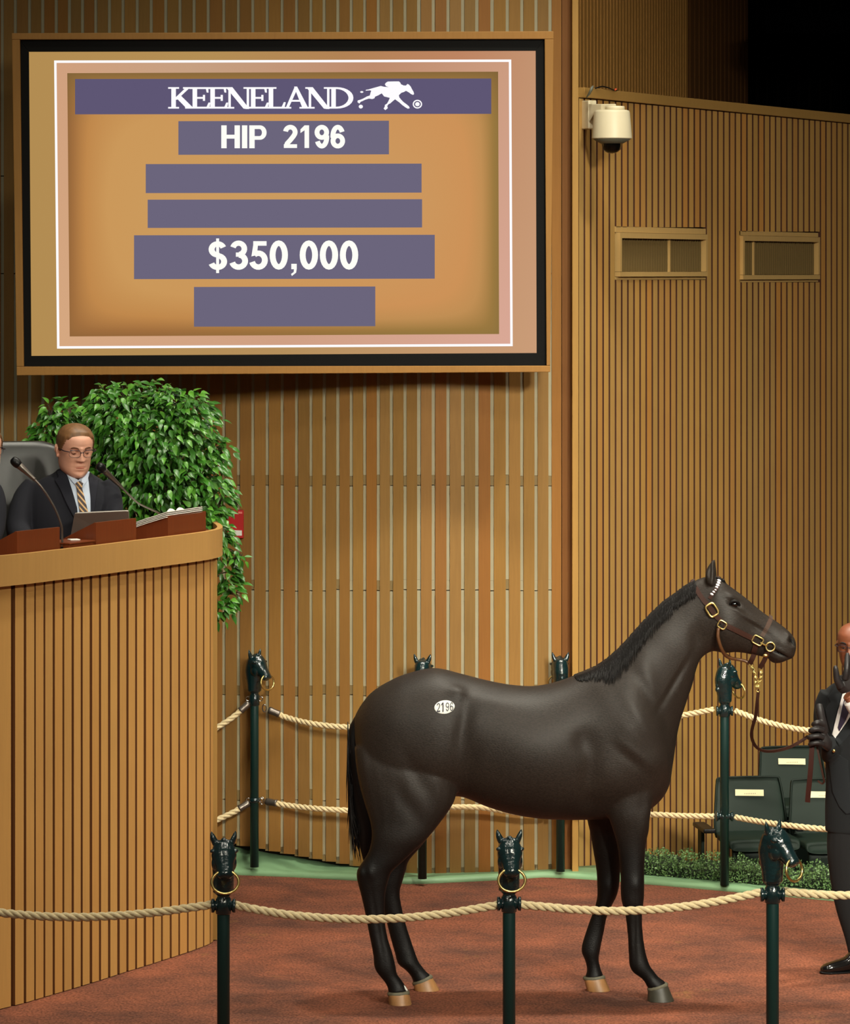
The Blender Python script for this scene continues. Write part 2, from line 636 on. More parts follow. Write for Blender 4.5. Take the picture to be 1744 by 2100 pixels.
# ================================================================ the setting
def floor_material():
    m, nt, b = new_mat('red_brown_ring_floor')
    L = nt.links.new
    g = nt.nodes.new('ShaderNodeNewGeometry')
    big = nt.nodes.new('ShaderNodeTexNoise')
    big.inputs['Scale'].default_value = 1.9
    big.inputs['Detail'].default_value = 8
    big.inputs['Roughness'].default_value = 0.65
    L(g.outputs['Position'], big.inputs['Vector'])
    cr = nt.nodes.new('ShaderNodeValToRGB')
    e = cr.color_ramp.elements
    e[0].position, e[0].color = 0.36, rgb(88, 58, 48)
    e[1].position, e[1].color = 0.66, rgb(138, 82, 60)
    L(big.outputs['Fac'], cr.inputs[0])
    fine = nt.nodes.new('ShaderNodeTexNoise')
    fine.inputs['Scale'].default_value = 85
    fine.inputs['Detail'].default_value = 4
    mp = nt.nodes.new('ShaderNodeMapping')
    mp.inputs['Rotation'].default_value = (0, 0, 0.5)
    mp.inputs['Scale'].default_value = (1.0, 0.45, 1)
    L(g.outputs['Position'], mp.inputs[0])
    L(mp.outputs[0], fine.inputs['Vector'])
    mr = nt.nodes.new('ShaderNodeMapRange')
    mr.inputs['From Min'].default_value = 0.3
    mr.inputs['From Max'].default_value = 0.7
    mr.inputs['To Min'].default_value = 0.6
    mr.inputs['To Max'].default_value = 1.4
    L(fine.outputs['Fac'], mr.inputs['Value'])
    hs = nt.nodes.new('ShaderNodeHueSaturation')
    L(cr.outputs[0], hs.inputs['Color'])
    L(mr.outputs[0], hs.inputs['Value'])
    # worn, straw-coloured smears
    st = nt.nodes.new('ShaderNodeTexNoise')
    st.inputs['Scale'].default_value = 2.6
    st.inputs['Detail'].default_value = 8
    st.inputs['Roughness'].default_value = 0.7
    mp2 = nt.nodes.new('ShaderNodeMapping')
    mp2.inputs['Location'].default_value = (3.1, 1.7, 0)
    mp2.inputs['Scale'].default_value = (1.0, 0.7, 1)
    L(g.outputs['Position'], mp2.inputs[0])
    L(mp2.outputs[0], st.inputs['Vector'])
    sr = nt.nodes.new('ShaderNodeMapRange')
    sr.inputs['From Min'].default_value = 0.62
    sr.inputs['From Max'].default_value = 0.76
    sr.inputs['To Max'].default_value = 0.6
    L(st.outputs['Fac'], sr.inputs['Value'])
    mx = nt.nodes.new('ShaderNodeMix')
    mx.data_type = 'RGBA'
    L(sr.outputs[0], mx.inputs['Factor'])
    L(hs.outputs[0], mx.inputs['A'])
    mx.inputs['B'].default_value = rgb(140, 108, 58)
    L(mx.outputs['Result'], b.inputs['Base Color'])
    b.inputs['Roughness'].default_value = 0.95
    b.inputs['Specular IOR Level'].default_value = 0.15
    bp = nt.nodes.new('ShaderNodeBump')
    bp.inputs['Strength'].default_value = 0.5
    bp.inputs['Distance'].default_value = 0.01
    L(fine.outputs['Fac'], bp.inputs['Height'])
    L(bp.outputs[0], b.inputs['Normal'])
    return m


WALL = [(-420, 22.3), (0, 22.2), (300, 22.06), (480, 21.94), (680, 21.78), (868, 21.67), (1000, 21.72), (1100, 21.80), (1151, 21.83)]


def wall_d(px):
    for (a, da), (b, db) in zip(WALL, WALL[1:]):
        if px <= b:
            return da + (db - da) * (px - a) / (b - a)
    return WALL[-1][1]


def wall_xy(px, back=0.0):
    d = wall_d(px)
    return Vector(((px - CX) * d / F, d + back))


KERB = [(330, 1790), (480, 1794.5), (600, 1799), (735, 1806.5), (800, 1811), (835, 1813), (875, 1812.5), (960, 1808.5), (1060, 1803.5), (1112, 1799.5), (1150, 1800.5), (1240, 1806),
        (1330, 1814), (1500, 1829), (1744, 1851), (1840, 1860)]
kp = [G(*k) for k in KERB]


def kerb_y(x):
    for a, b in zip(kp, kp[1:]):
        if x <= b.x:
            return a.y + (b.y - a.y) * (x - a.x) / (b.x - a.x)
    return kp[-1].y


# ring floor
mb = MB()
mb.prism([(-5, 11), (5, 11), (5, 21.4), (3.0, 20.9)] + [(p.x, p.y + 0.03) for p in reversed(kp)] + [(-5, 22.2)], -0.1, 0.0)
structure(mb.build('floor', floor_material()), 'red-brown textured floor of the sale ring')
# lower ground behind the kerb, under the seats
structure(MB().prism([(0.3, 22.4), (0.6, 21.9), (4.5, 20.9), (7, 20.9), (7, 31), (0.3, 31)], -0.32, -0.24).build('floor', mat('dark_aisle_floor', rgb(30, 32, 28), 0.9)), 'dark aisle floor under the green seats')

# green kerb and ramp
mb = MB()
prof = [(0, 0), (-0.002, 0.012), (0.006, 0.024), (0.02, 0.031), (0.05, 0.034)]
rows = []
for i, p in enumerate(kp):
    t = (kp[min(i + 1, len(kp) - 1)] - kp[max(i - 1, 0)])
    n = Vector((-t.y, t.x, 0)).normalized()
    px = KERB[i][0]
    r = [p + n * b + Vector((0, 0, z)) for b, z in prof]
    if px < 1160:
        xy = wall_xy(px, -0.0)
        rise = max(0, (835 - px) / 355)
        zb = 0.034 + 0.135 * min(rise, 1.3)
        if xy.y + 0.1 < r[-1].y:
            xy.y = r[-1].y - 0.03
        r.append(Vector((xy.x, xy.y + 0.06, zb)))
    else:
        r.append(p + n * 0.5 + Vector((0, 0, 0.034)))
    r.append(Vector((r[-1].x, r[-1].y, -0.1)))
    rows.append(r)
k = len(rows[0])
mb.add([v for r in rows for v in r], [(i * k + j, i * k + j + 1, (i + 1) * k + j + 1, (i + 1) * k + j) for i in range(len(rows) - 1) for j in range(k - 1)])
structure(mb.build('trim_1', M['green_kerb'], smooth=True), 'green painted kerb and ramp along the foot of the wall')

# ---- left wall: separate vertical planks over grey strips
ZT = 5.25
poly = [wall_xy(px, 0.035) for px, _ in WALL]
back = [wall_xy(px, 0.15) for px, _ in WALL]
wl = MB().prism([tuple(p) for p in poly] + [tuple(p) for p in reversed(back)], -0.1, ZT).build('wall_left', M['void'])
structure(wl, 'left wall of wide vertical wooden planks with grey strips between')
grooves = [-49, -22, 5, 32, 61, 88, 116, 143, 170, 197, 225, 253, 282, 311, 341, 370, 399, 428, 460, 490, 519.4, 549.3, 579.5, 609.6, 638.7, 666, 694, 721.5, 749,
           776.8, 803.9, 831.7, 860, 889, 919, 949, 978, 1009, 1040, 1070, 1099, 1128]
rj = random.Random(3)
infill, tan = MB(), MB()
for i, g in enumerate(grooves):
    nx = grooves[i + 1] if i + 1 < len(grooves) else 1154
    a, b = g + 3.5, nx - (3.5 if i + 1 < len(grooves) else 3.0)
    pa, pb = wall_xy(a), wall_xy(b)
    c = (pa + pb) / 2
    ang = math.atan2(pb.y - pa.y, pb.x - pa.x)
    prow = rj.uniform(-0.003, 0.003)
    zb = 0.025 + 0.135 * min(max(0, (835 - (a + b) / 2) / 355), 1.3)
    piece('plank', (c.x, c.y + 0.011 + prow, (zb + ZT) / 2), ((pb - pa).length, 0.022, ZT - zb), M['plank'], wl, ang)
    # strip in the groove, in lengths with open joints
    pc = wall_xy(g)
    wv = (wall_xy(g + 5.5) - wall_xy(g - 3.6)).length
    d = wall_d(g)
    zz = lambda y: CH - (y - HY) * d / F
    j1, j2, j3, j4 = 996 + rj.uniform(-1.5, 1.5), 1211 + rj.uniform(-2, 2), 1426 + rj.uniform(-2, 2), 1641 + rj.uniform(-2, 2)
    yb = HY + (CH - zb) * F / d
    segs = [(-60, 360, 0), (362, 560, 0), (562, j1 - 21, 0), (j1 - 20.5, j1 - 0.8, 1), (j1 + 0.6, j2 - 21, 0), (j2 - 20.6, j2 - 0.9, rj.random() < 0.3), (j2 + 1.0, j3 - 20, 0),
            (j3 - 19.6, j3 - 0.8, 1), (j3 + 0.8, j4 - 22, 0), (j4 - 21.5, j4 - 0.8, rj.random() < 0.5), (j4 + 0.8, yb - rj.uniform(0, 14), 0), (yb - 14, yb, 1)]
    for y0, y1, tn in segs:
        if y1 - y0 < 2:
            continue
        (tan if tn else infill).box((pc.x, pc.y + 0.014, (zz(y0) + zz(y1)) / 2), (wv, 0.012, zz(y0) - zz(y1)), ang)
o = infill.build('groove_strip', M['grey'], wl)
o['kind'] = 'stuff'
o['label'] = 'pale grey strips in the grooves between planks'
o = tan.build('groove_strip', M['tanstrip'], wl)
o['kind'] = 'stuff'
o['label'] = 'short tan joint pieces in the grooves'
# brown end plank and pale corner trim
e = wall_xy(1163)
piece('plank', (P(1163.5, 0, 21.82).x, 21.84, ZT / 2), (21 * 21.74 / F, 0.03, ZT), M['plank_dark'], wl)
o = piece('trim_2', (P(1180.2, 0, 21.9).x, 21.93, ZT / 2), (13.2 * 21.9 / F, 0.12, ZT), M['trim'], None) if False else None
tr = MB().box((P(1180.4, 0, 21.75).x, 21.83, ZT / 2), (13.0 * 21.75 / F, 0.16, ZT)).build('trim_2', M['trim'], bevel=0.003)
structure(tr, 'pale vertical corner board between the two slatted walls')

# ---- right wall: narrow slats, receding to the right
R0, R1 = Vector((0.900, 22.0, 0)), Vector((2.849, 25.8, 0))
RD = R1 - R0
RU = RD.normalized()
RN = Vector((RU.y, -RU.x, 0))
RANG = math.atan2(RU.y, RU.x)


def rw_t(px):
    k = (px - CX) / F
    return (k * R0.y - R0.x) / (RD.x - k * RD.y)


def rw(px, py):
    t = rw_t(px)
    p = R0 + RD * t
    return p + Vector((0, 0, CH - (py - HY) * p.y / F))


far = R0 + RD * 1.35
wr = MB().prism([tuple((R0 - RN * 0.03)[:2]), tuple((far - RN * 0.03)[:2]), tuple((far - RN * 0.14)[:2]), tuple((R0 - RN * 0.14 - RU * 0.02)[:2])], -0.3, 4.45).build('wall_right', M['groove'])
structure(wr, 'right wall of narrow vertical wooden slats')
ta, tb = R0 - RU * 0.012, far
c = (ta + tb) / 2 - RN * 0.045
o = MB().box((c.x, c.y, 4.4425), ((tb - ta).length, 0.13, 0.058), RANG).build('trim_3', M['trim'], bevel=0.003)
structure(o, 'pale capping board along the top of the right wall')
vents = [(1265, 1445, 479, 567, 466, 574), (1518, 1676, 485, 573, 475, 579)]
NS = 62
bounds = []
tpx = 1187.5
pitch = 13.0
while tpx < 1900:
    t0 = rw_t(tpx)
    frac = min(1.3, (tpx - 1187) / 557)
    pitch = 12.9 - 1.75 * frac
    bounds.append((tpx, tpx + pitch * 0.74))
    tpx += pitch
for a, b in bounds:
    pa, pb = R0 + RD * rw_t(a), R0 + RD * rw_t(b)
    c = (pa + pb) / 2
    L = (pb - pa).length
    spans = [(-0.28, 4.408)]
    mid = (a + b) / 2
    for (vx0, vx1, vy0, vy1, ha, hb) in vents:
        if vx0 - 2 < mid < vx1 + 2:
            zt = CH - (ha - HY) * c.y / F
            zb = CH - (hb - HY) * c.y / F
            spans = [(-0.28, zb), (zt, 4.408)]
    for z0, z1 in spans:
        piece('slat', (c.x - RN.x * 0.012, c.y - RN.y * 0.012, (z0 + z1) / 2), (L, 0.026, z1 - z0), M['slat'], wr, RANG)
# vents in the right wall
for vi, (vx0, vx1, vy0, vy1, ha, hb) in enumerate(vents):
    A, B = rw(vx0, vy0), rw(vx1, vy0)
    base = (A + B) / 2
    zt, zb = CH - (vy0 - HY) * base.y / F, CH - (vy1 - HY) * base.y / F
    zh, zl = CH - (ha - HY) * base.y / F, CH - (hb - HY) * base.y / F
    Lw = (Vector((A.x, A.y)) - Vector((B.x, B.y))).length
    v = thing('wall_vent', (base.x, base.y, zb), ['wooden framed vent grille in right wall, nearer to the camera dome', 'wooden framed vent grille in right wall, farther right'][vi], 'vent')
    cx = Vector((base.x, base.y, 0))

    def bd(name, u, z, wu, wz, out, th, m):
        c = cx + RU * u + RN * out
        piece(name, (c.x, c.y, z), (wu, th, wz), m, v, RANG)
    bd('header_board', 0.006, (zh + zt) / 2, Lw + .03, zh - zt - 0.004, -0.012, 0.026, M['vent'])
    bd('sill_board', 0.006, (zl + zb) / 2, Lw + .03, zb - zl - 0.004, -0.012, 0.026, M['vent'])
    bd('frame_board', 0, zt - 0.016, Lw, 0.032, 0.006, 0.034, M['vent'])
    bd('frame_board', 0, zb + 0.014, Lw, 0.028, 0.006, 0.034, M['vent'])
    for s in (-1, 1):
        bd('frame_board', s * (Lw / 2 - 0.013), (zt + zb) / 2, 0.026, zt - zb - 0.06, 0.006, 0.034, M['vent'])
    bd('grille_back', 0, (zt + zb) / 2, Lw - 0.03, zt - zb - 0.04, -0.02, 0.01, M['ventback'])
    lv = MB()
    n = 34
    for q in range(n):
        c = cx + RU * (Lw - 0.07) * ((q + 0.5) / n - 0.5) + RN * -0.01
        lv.box((c.x, c.y, (zt + zb) / 2), (0.011, 0.014, zt - zb - 0.06), RANG)
    o = lv.build('grille_louvre', M['louvre'], v)
    o['kind'] = 'stuff'
    mu = 0.09 * Lw if vi == 0 else -0.33 * Lw
    bd('grille_mullion', mu, (zt + zb) / 2, 0.008, zt - zb - 0.055, -0.003, 0.016, M['vent'])

# ---- upper wall above the capping, dark recess and soffit
U0, U1 = P(1184, 0, 22.9), P(1412, 0, 28.0)
ud = Vector((U1.x - U0.x, U1.y - U0.y, 0))
uu = ud.normalized()
un = Vector((uu.y, -uu.x, 0))
ua = math.atan2(uu.y, uu.x)
wu = MB().prism([(U0.x - un.x * .03, U0.y - un.y * .03), (U1.x - un.x * .03, U1.y - un.y * .03), (U1.x - un.x * .12, U1.y - un.y * .12), (U0.x - un.x * .12, U0.y - un.y * .12)], 3.6, 6.6).build('wall_upper', M['groove'])
structure(wu, 'upper slatted wall behind the capping board')
mb = MB()
for q in range(38):
    c = Vector((U0.x, U0.y, 0)) + ud * ((q + 0.5) / 38)
    mb.box((c.x - un.x * .015, c.y - un.y * .015, 5.1), (ud.length / 38 * 0.7, 0.026, 3.0), ua)
o = mb.build('slat', M['slat'], wu)
o['kind'] = 'stuff'
D0, D1 = P(1412, 0, 28.05), P(1532, 0, 30.5)
dd = Vector((D1.x - D0.x, D1.y - D0.y, 0))
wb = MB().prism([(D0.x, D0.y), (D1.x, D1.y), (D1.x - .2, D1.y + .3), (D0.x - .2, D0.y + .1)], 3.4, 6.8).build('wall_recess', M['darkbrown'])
structure(wb, 'side of the recess above the seats, shade put in as dark brown')
mb = MB()
for q in range(14):
    c = Vector((D0.x, D0.y, 0)) + dd * ((q + 0.5) / 14)
    mb.box((c.x, c.y, 5.1), (dd.length / 14 * 0.7, 0.03, 3.2), math.atan2(dd.y, dd.x))
o = mb.build('slat', M['darkbrown'], wb)
o['kind'] = 'stuff'
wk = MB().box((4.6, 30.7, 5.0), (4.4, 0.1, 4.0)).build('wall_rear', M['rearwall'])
structure(wk, 'rear wall of the unlit recess, shade put in as black')
for q in range(12):
    piece('batten', (P(1532 + 21.5 * q, 0, 30.6).x, 30.63, 5.0), (0.02, 0.03, 4.0), M['rearline'], wk)
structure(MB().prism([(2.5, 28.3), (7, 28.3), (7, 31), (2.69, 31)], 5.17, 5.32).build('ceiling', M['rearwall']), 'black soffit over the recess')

# ================================================================ video screen on the left wall
SD = 21.4
CT = [Vector((61, 105)), Vector((1097, 103)), Vector((1101, 725)), Vector((66, 731))]


def SW(px, py, k=0):
    """content position on the screen, which hangs very slightly out of square"""
    return P(px, py, SD - 0.0025 * k)


def quad(tl, tr, br, bl, k, name, m, parent):
    mb = MB()
    a = [SW(*p, k) for p in (tl, tr, br, bl)]
    b = [p + Vector((0, 0.002, 0)) for p in a]
    mb.add(a + b, [(0, 1, 2, 3), (7, 6, 5, 4), (0, 4, 5, 1), (1, 5, 6, 2), (2, 6, 7, 3), (3, 7, 4, 0)])
    return mb.build(name, m, parent)


def grad_emit(name, kind):
    m = bpy.data.materials.new(name)
    m.use_nodes = True
    nt = m.node_tree
    nt.nodes.clear()
    L = nt.links.new
    out = nt.nodes.new('ShaderNodeOutputMaterial')
    e = nt.nodes.new('ShaderNodeEmission')
    L(e.outputs[0], out.inputs[0])
    tc = nt.nodes.new('ShaderNodeTexCoord')
    sp = nt.nodes.new('ShaderNodeSeparateXYZ')
    L(tc.outputs['Generated'], sp.inputs[0])

    def math_(op, a, b=None):
        n = nt.nodes.new('ShaderNodeMath')
        n.operation = op
        for i, v in enumerate((a, b)):
            if v is None:
                continue
            if isinstance(v, (int, float)):
                n.inputs[i].default_value = v
            else:
                L(v, n.inputs[i])
        return n.outputs[0]

    def ramp(val, stops):
        r = nt.nodes.new('ShaderNodeValToRGB')
        el = r.color_ramp.elements
        while len(el) < len(stops):
            el.new(0.5)
        for q, (p, c) in zip(el, stops):
            q.position, q.color = p, c
        L(val, r.inputs[0])
        return r.outputs[0]

    def mix(f, a, b):
        n = nt.nodes.new('ShaderNodeMix')
        n.data_type = 'RGBA'
        L(f, n.inputs['Factor'])
        L(a, n.inputs['A'])
        L(b, n.inputs['B'])
        return n.outputs['Result']
    x, z = sp.outputs[0], sp.outputs[2]
    if kind == 'outer':
        a = ramp(x, [(0.0, rgb(178, 140, 82)), (0.35, rgb(180, 142, 84)), (0.62, rgb(178, 130, 84)), (0.85, rgb(190, 132, 98)), (1.0, rgb(194, 146, 112))])
        b = ramp(x, [(0.0, rgb(178, 140, 82)), (0.5, rgb(182, 144, 92)), (1.0, rgb(202, 156, 120))])
        L(mix(z, b, a), e.inputs[0])
    elif kind == 'band':
        a = ramp(x, [(0.0, rgb(208, 160, 126)), (0.3, rgb(198, 160, 130)), (0.7, rgb(190, 140, 110)), (1.0, rgb(204, 156, 128))])
        b = ramp(x, [(0.0, rgb(214, 168, 128)), (0.5, rgb(208, 160, 132)), (1.0, rgb(218, 168, 150))])
        L(mix(z, b, a), e.inputs[0])
    else:
        ex = math_('MULTIPLY', math_('MINIMUM', x, math_('SUBTRACT', 1.0, x)), 1.64)
        ez = math_('MINIMUM', z, math_('SUBTRACT', 1.0, z))
        # soft rounded minimum of the two edge distances
        pa = math_('POWER', math_('ADD', ex, 0.02), -1.4)
        pb = math_('POWER', math_('ADD', ez, 0.02), -1.4)
        dist = math_('SUBTRACT', math_('POWER', math_('ADD', pa, pb), -0.714), 0.01)
        left = ramp(dist, [(0.0, rgb(140, 98, 56)), (0.03, rgb(160, 110, 62)), (0.075, rgb(192, 136, 76)), (0.14, rgb(203, 152, 90)), (0.5, rgb(203, 158, 97))])
        right = ramp(dist, [(0.0, rgb(138, 112, 62)), (0.03, rgb(154, 120, 64)), (0.07, rgb(192, 142, 84)), (0.11, rgb(205, 146, 88)), (0.25, rgb(204, 152, 94)), (0.5, rgb(203, 158, 97))])
        topc = ramp(dist, [(0.0, rgb(126, 98, 56)), (0.04, rgb(152, 114, 62)), (0.1, rgb(200, 150, 88)), (0.5, rgb(203, 158, 97))])
        sx = ramp(x, [(0.2, (0, 0, 0, 1)), (0.8, (1, 1, 1, 1))])
        lr = mix(sx, left, right)
        sz = ramp(z, [(0.8, (0, 0, 0, 1)), (1.0, (1, 1, 1, 1))])
        L(mix(sz, lr, topc), e.inputs[0])
    return m


scr = thing('video_screen', P(580, 768, 21.46), 'large video screen in a wooden frame showing HIP 2196 and $350,000', 'screen')
# wooden frame boards
for (a, b, c, d_) in [((24, 68), (1136, 64), (1136, 80), (24, 81)), ((34, 752), (1129, 750), (1129, 763), (34, 770)),
                      ((24.2, 81.2), (40.5, 81.2), (48.5, 751.8), (33.8, 751.8)), ((1117.5, 80.2), (1136, 80.2), (1129, 749.8), (1121.5, 749.8))]:
    mb = MB()
    f = [P(*p, SD - 0.05) for p in (a, b, c, d_)]
    bk = [p + Vector((0, 0.17, 0)) for p in f]
    mb.add(f + bk, [(0, 1, 2, 3), (7, 6, 5, 4), (0, 4, 5, 1), (1, 5, 6, 2), (2, 6, 7, 3), (3, 7, 4, 0)])
    mb.build('frame_board', M['frame'], scr, bevel=0.003)
for (a, b, c, d_) in [((40, 80), (1118, 78), (1099, 104), (59, 106)), ((64, 730), (1101, 724), (1122, 752), (48, 753)),
                      ((40, 80.6), (58.8, 106.4), (63.8, 730.2), (48, 752.6)), ((1099.2, 104.4), (1118, 78.6), (1122, 751.6), (1101.2, 724.4))]:
    mb = MB()
    f = [P(*p, SD - 0.02) for p in (a, b, c, d_)]
    bk = [p + Vector((0, 0.1, 0)) for p in f]
    mb.add(f + bk, [(0, 1, 2, 3), (7, 6, 5, 4), (0, 4, 5, 1), (1, 5, 6, 2), (2, 6, 7, 3), (3, 7, 4, 0)])
    mb.build('bezel_side', M['bezel'], scr)
MB().box(P(580, 418, SD + 0.06), (2.9, 0.09, 1.8)).build('screen_housing', M['black'], scr)
for px in (300, 860):
    d1 = wall_d(px) + 0.03
    MB().box(P(px, 418, (SD + 0.1 + d1) / 2), (0.12, d1 - SD - 0.1, 0.3)).build('wall_bracket', M['black'], scr)
quad((58, 103), (1099, 101), (1103, 727), (64, 733), 0, 'display_panel', grad_emit('screen_tan', 'outer'), scr)
wht = emit('screen_white', (1.0, 0.98, 1.0, 1), 1.0)
quad((111, 124), (1049, 122), (1052, 710), (117, 715), 1, 'border_line', wht, scr)
quad((116, 129), (1044, 127), (1047, 705), (122, 710), 2, 'pink_band', grad_emit('screen_pink', 'band'), scr)
quad((138, 150), (1022, 147), (1024, 685), (143, 690), 3, 'inner_panel', grad_emit('screen_orange', 'inner'), scr)
navy = emit('screen_slate_blue', rgb(107, 101, 124))
navy2 = emit('screen_header_blue', rgb(94, 86, 116))
for q, (x0, y0, x1, y1) in enumerate([(154, 161.5, 1008, 234), (366, 248, 798, 317), (299, 336, 865, 395.5), (303, 409, 866, 467), (275, 482, 892, 572), (398, 588, 770, 669.5)]):
    quad((x0, y0 + 0.5), (x1, y0 - 0.5), (x1, y1 - 0.5), (x0, y1 + 0.5), 4, 'caption_bar', navy2 if q == 0 else navy, scr)


def flat(polys, fit, k, name, m, parent, bounds=None):
    """flat shapes (2-D polygons, y up) fitted into the pixel box fit on the screen"""
    xs = [x for p in polys for x, y in p]
    ys = [y for p in polys for x, y in p]
    x0, x1, y0, y1 = bounds or (min(xs), max(xs), min(ys), max(ys))
    mb = MB()
    for p in polys:
        q = [(fit[0] + (x - x0) / (x1 - x0) * (fit[2] - fit[0]), fit[3] - (y - y0) / (y1 - y0) * (fit[3] - fit[1])) for x, y in p]
        t = tessellate_polygon([[Vector((x, y, 0)) for x, y in q]])
        mb.add([SW(x, y, k) for x, y in q], t)
    return mb.build(name, m, parent)


def text_polys(s, bold=0.0, res=5):
    cu = bpy.data.curves.new('txt', 'FONT')
    cu.body = s
    cu.offset = bold
    cu.resolution_u = res
    o = bpy.data.objects.new('txt', cu)
    COL.objects.link(o)
    dg = bpy.context.evaluated_depsgraph_get()
    me = bpy.data.meshes.new_from_object(o.evaluated_get(dg))
    vs = [v.co.copy() for v in me.vertices]
    out = [[(vs[i].x, vs[i].y) for i in p.vertices] for p in me.polygons]
    bpy.data.objects.remove(o)
    bpy.data.meshes.remove(me)
    return out


whb = emit('screen_lettering', (1.0, 1.0, 0.93, 1), 1.0)


def stroke(pts, wd, closed=False):
    """a thick pen line through 2-D points, as quads"""
    n = len(pts)
    L_, R__ = [], []
    for i in range(n):
        a = pts[(i - 1) % n] if closed else pts[max(i - 1, 0)]
        c = pts[(i + 1) % n] if closed else pts[min(i + 1, n - 1)]
        tx, ty = c[0] - a[0], c[1] - a[1]
        l = math.hypot(tx, ty) or 1
        nx, ny = -ty / l * wd / 2, tx / l * wd / 2
        L_.append((pts[i][0] + nx, pts[i][1] + ny))
        R__.append((pts[i][0] - nx, pts[i][1] - ny))
    return [[L_[i], L_[(i + 1) % n], R__[(i + 1) % n], R__[i]] for i in range(n if closed else n - 1)]


def arc(cx, cy, rx, ry, a0, a1, n=14):
    return [(cx + rx * math.cos(math.radians(a0 + (a1 - a0) * q / n)), cy + ry * math.sin(math.radians(a0 + (a1 - a0) * q / n))) for q in range(n + 1)]


def glyph(ch, w=0.17):
    h = w / 2
    box = lambda a, b_, c, d: [(a, b_), (c, b_), (c, d), (a, d)]
    if ch == 'H':
        return [box(0, 0, .19, 1), box(.47, 0, .66, 1), box(.1, .42, .56, .59)]
    if ch == 'I':
        return [box(0, 0, .19, 1)]
    if ch == 'P':
        return [box(0, 0, .19, 1), box(.1, .84, .38, 1), box(.1, .37, .38, .53)] + stroke(arc(.37, .685, .16, .235, -90, 90), .165)
    if ch == '0':
        return stroke(arc(.29, .5, .205, .42, 0, 345, 23), w, True)
    if ch == '1':
        return [box(.22, 0, .41, 1), [(.22, 1), (.30, 1), (.30, .84), (.05, .66), (.05, .82)]]
    if ch == '2':
        return stroke(arc(.29, .70, .20, .22, 172, -22, 16) + [(.42, .52), (.30, .36), (.16, .20), (.12, .08)], w) + [box(.02, 0, .57, .165)]
    if ch == '3':
        return stroke(arc(.27, .72, .19, .20, 165, -80, 16), w * .95) + stroke(arc(.27, .29, .215, .215, 85, -165, 18), w) + [box(.18, .44, .32, .59)]
    if ch == '5':
        return [box(.10, .83, .54, .99), [(.12, .99), (.27, .99), (.22, .5), (.04, .45)]] + stroke(arc(.27, .32, .215, .245, 128, -165, 18), w)
    if ch in '69':
        r = stroke(arc(.29, .31, .20, .23, 0, 345, 20), w, True) + stroke(arc(.29, .52, .205, .40, 28, 190, 16), w)
        return r if ch == '6' else [[(.58 - x, 1 - y) for x, y in p] for p in r]
    if ch == '$':
        return stroke(arc(.28, .715, .185, .195, 20, 270, 16) + arc(.28, .285, .20, .205, 80, -160, 18), w * .9) + [box(.235, -.12, .325, 1.1)]
    if ch == ',':
        return [box(.04, 0, .22, .19), [(.13, .02), (.22, .02), (.20, -.12), (.06, -.24), (.03, -.17), (.12, -.1)]]
    return []


def bold_text(s, w=0.17, gap=0.07):
    out, x = [], 0.0
    for ch in s:
        g = glyph(ch, w)
        xs = [p[0] for q in g for p in q]
        adv_ = {'1': .58, ',': .26}.get(ch, max(xs))
        out += [[(px + x, py) for px, py in q] for q in g]
        x += adv_ + gap
    return out


for s, fit in [('HIP', (454, 257, 547, 304)), ('2196', (581, 256, 708, 304.5)), ('350,000', (471, 493, 735, 566)), ('$', (428, 489, 466, 560))]:
    wd = 0.205 if len(s) < 5 else 0.195
    G_, x = [], 0.0
    for ch in s:
        g = glyph(ch, wd)
        adv_ = {'1': .58, ',': .26}.get(ch, max(p[0] for q in g for p in q))
        G_.append([[(px + x, py) for px, py in q] for q in g])
        x += adv_ + .07
    pts = [p for g in G_ for q in g for p in q]
    bx = (min(p[0] for p in pts), max(p[0] for p in pts), min(p[1] for p in pts), max(p[1] for p in pts))
    for g in G_:
        flat(g, fit, 5, 'character', whb, scr, bx)


def R_(a, b, c, d):
    return [(a, b), (c, b), (c, d), (a, d)]


GL = {
    'K': [R_(.12, 0, .26, 1), R_(0, 0, .38, .05), R_(0, .95, .38, 1), [(.24, .46), (.30, .42), (.76, .97), (.66, .97)], [(.30, .52), (.42, .63), (.92, 0), (.70, 0)], R_(.56, .95, .88, 1), R_(.64, 0, 1.0, .05)],
    'E': [R_(.12, 0, .26, 1), R_(0, .94, .68, 1), R_(0, 0, .72, .06), R_(.24, .47, .55, .53), [(.62, .97), (.68, .97), (.69, .76), (.65, .78)], [(.64, .03), (.72, .03), (.76, .26), (.72, .26)], R_(.51, .37, .56, .63)],
    'N': [R_(.13, 0, .19, 1), [(.05, 1), (.25, 1), (.88, -.02), (.80, -.02), (.70, .0)], R_(.82, -.02, .88, 1), R_(0, 0, .32, .05), R_(0, .95, .25, 1), R_(.70, .95, 1.0, 1)],
    'L': [R_(.12, 0, .26, 1), R_(0, .95, .38, 1), R_(0, 0, .68, .06), [(.60, .03), (.68, .03), (.73, .28), (.69, .28)]],
    'A': [[(.10, 0), (.17, 0), (.48, .86), (.44, 1.02), (.40, .90)], [(.42, 1.03), (.50, 1.03), (.92, 0), (.74, 0)], R_(.24, .33, .70, .39), R_(0, 0, .28, .05), R_(.62, 0, 1.02, .05)],
}
o_ = [(.30 + .62 * math.sin(a), .5 + .5 * math.cos(a)) for a in np.linspace(0, math.pi, 15)]
i_ = [(.30 + .47 * math.sin(a), .5 + .44 * math.cos(a)) for a in np.linspace(0, math.pi, 15)]
GL['D'] = [R_(.12, 0, .26, 1), R_(0, 0, .32, .06), R_(0, .94, .32, 1)] + [[o_[q], o_[q + 1], i_[q + 1], i_[q]] for q in range(14)]
adv = {'K': .80, 'E': .67, 'N': .86, 'L': .66, 'A': .84, 'D': .9}
polys, x = [], 0
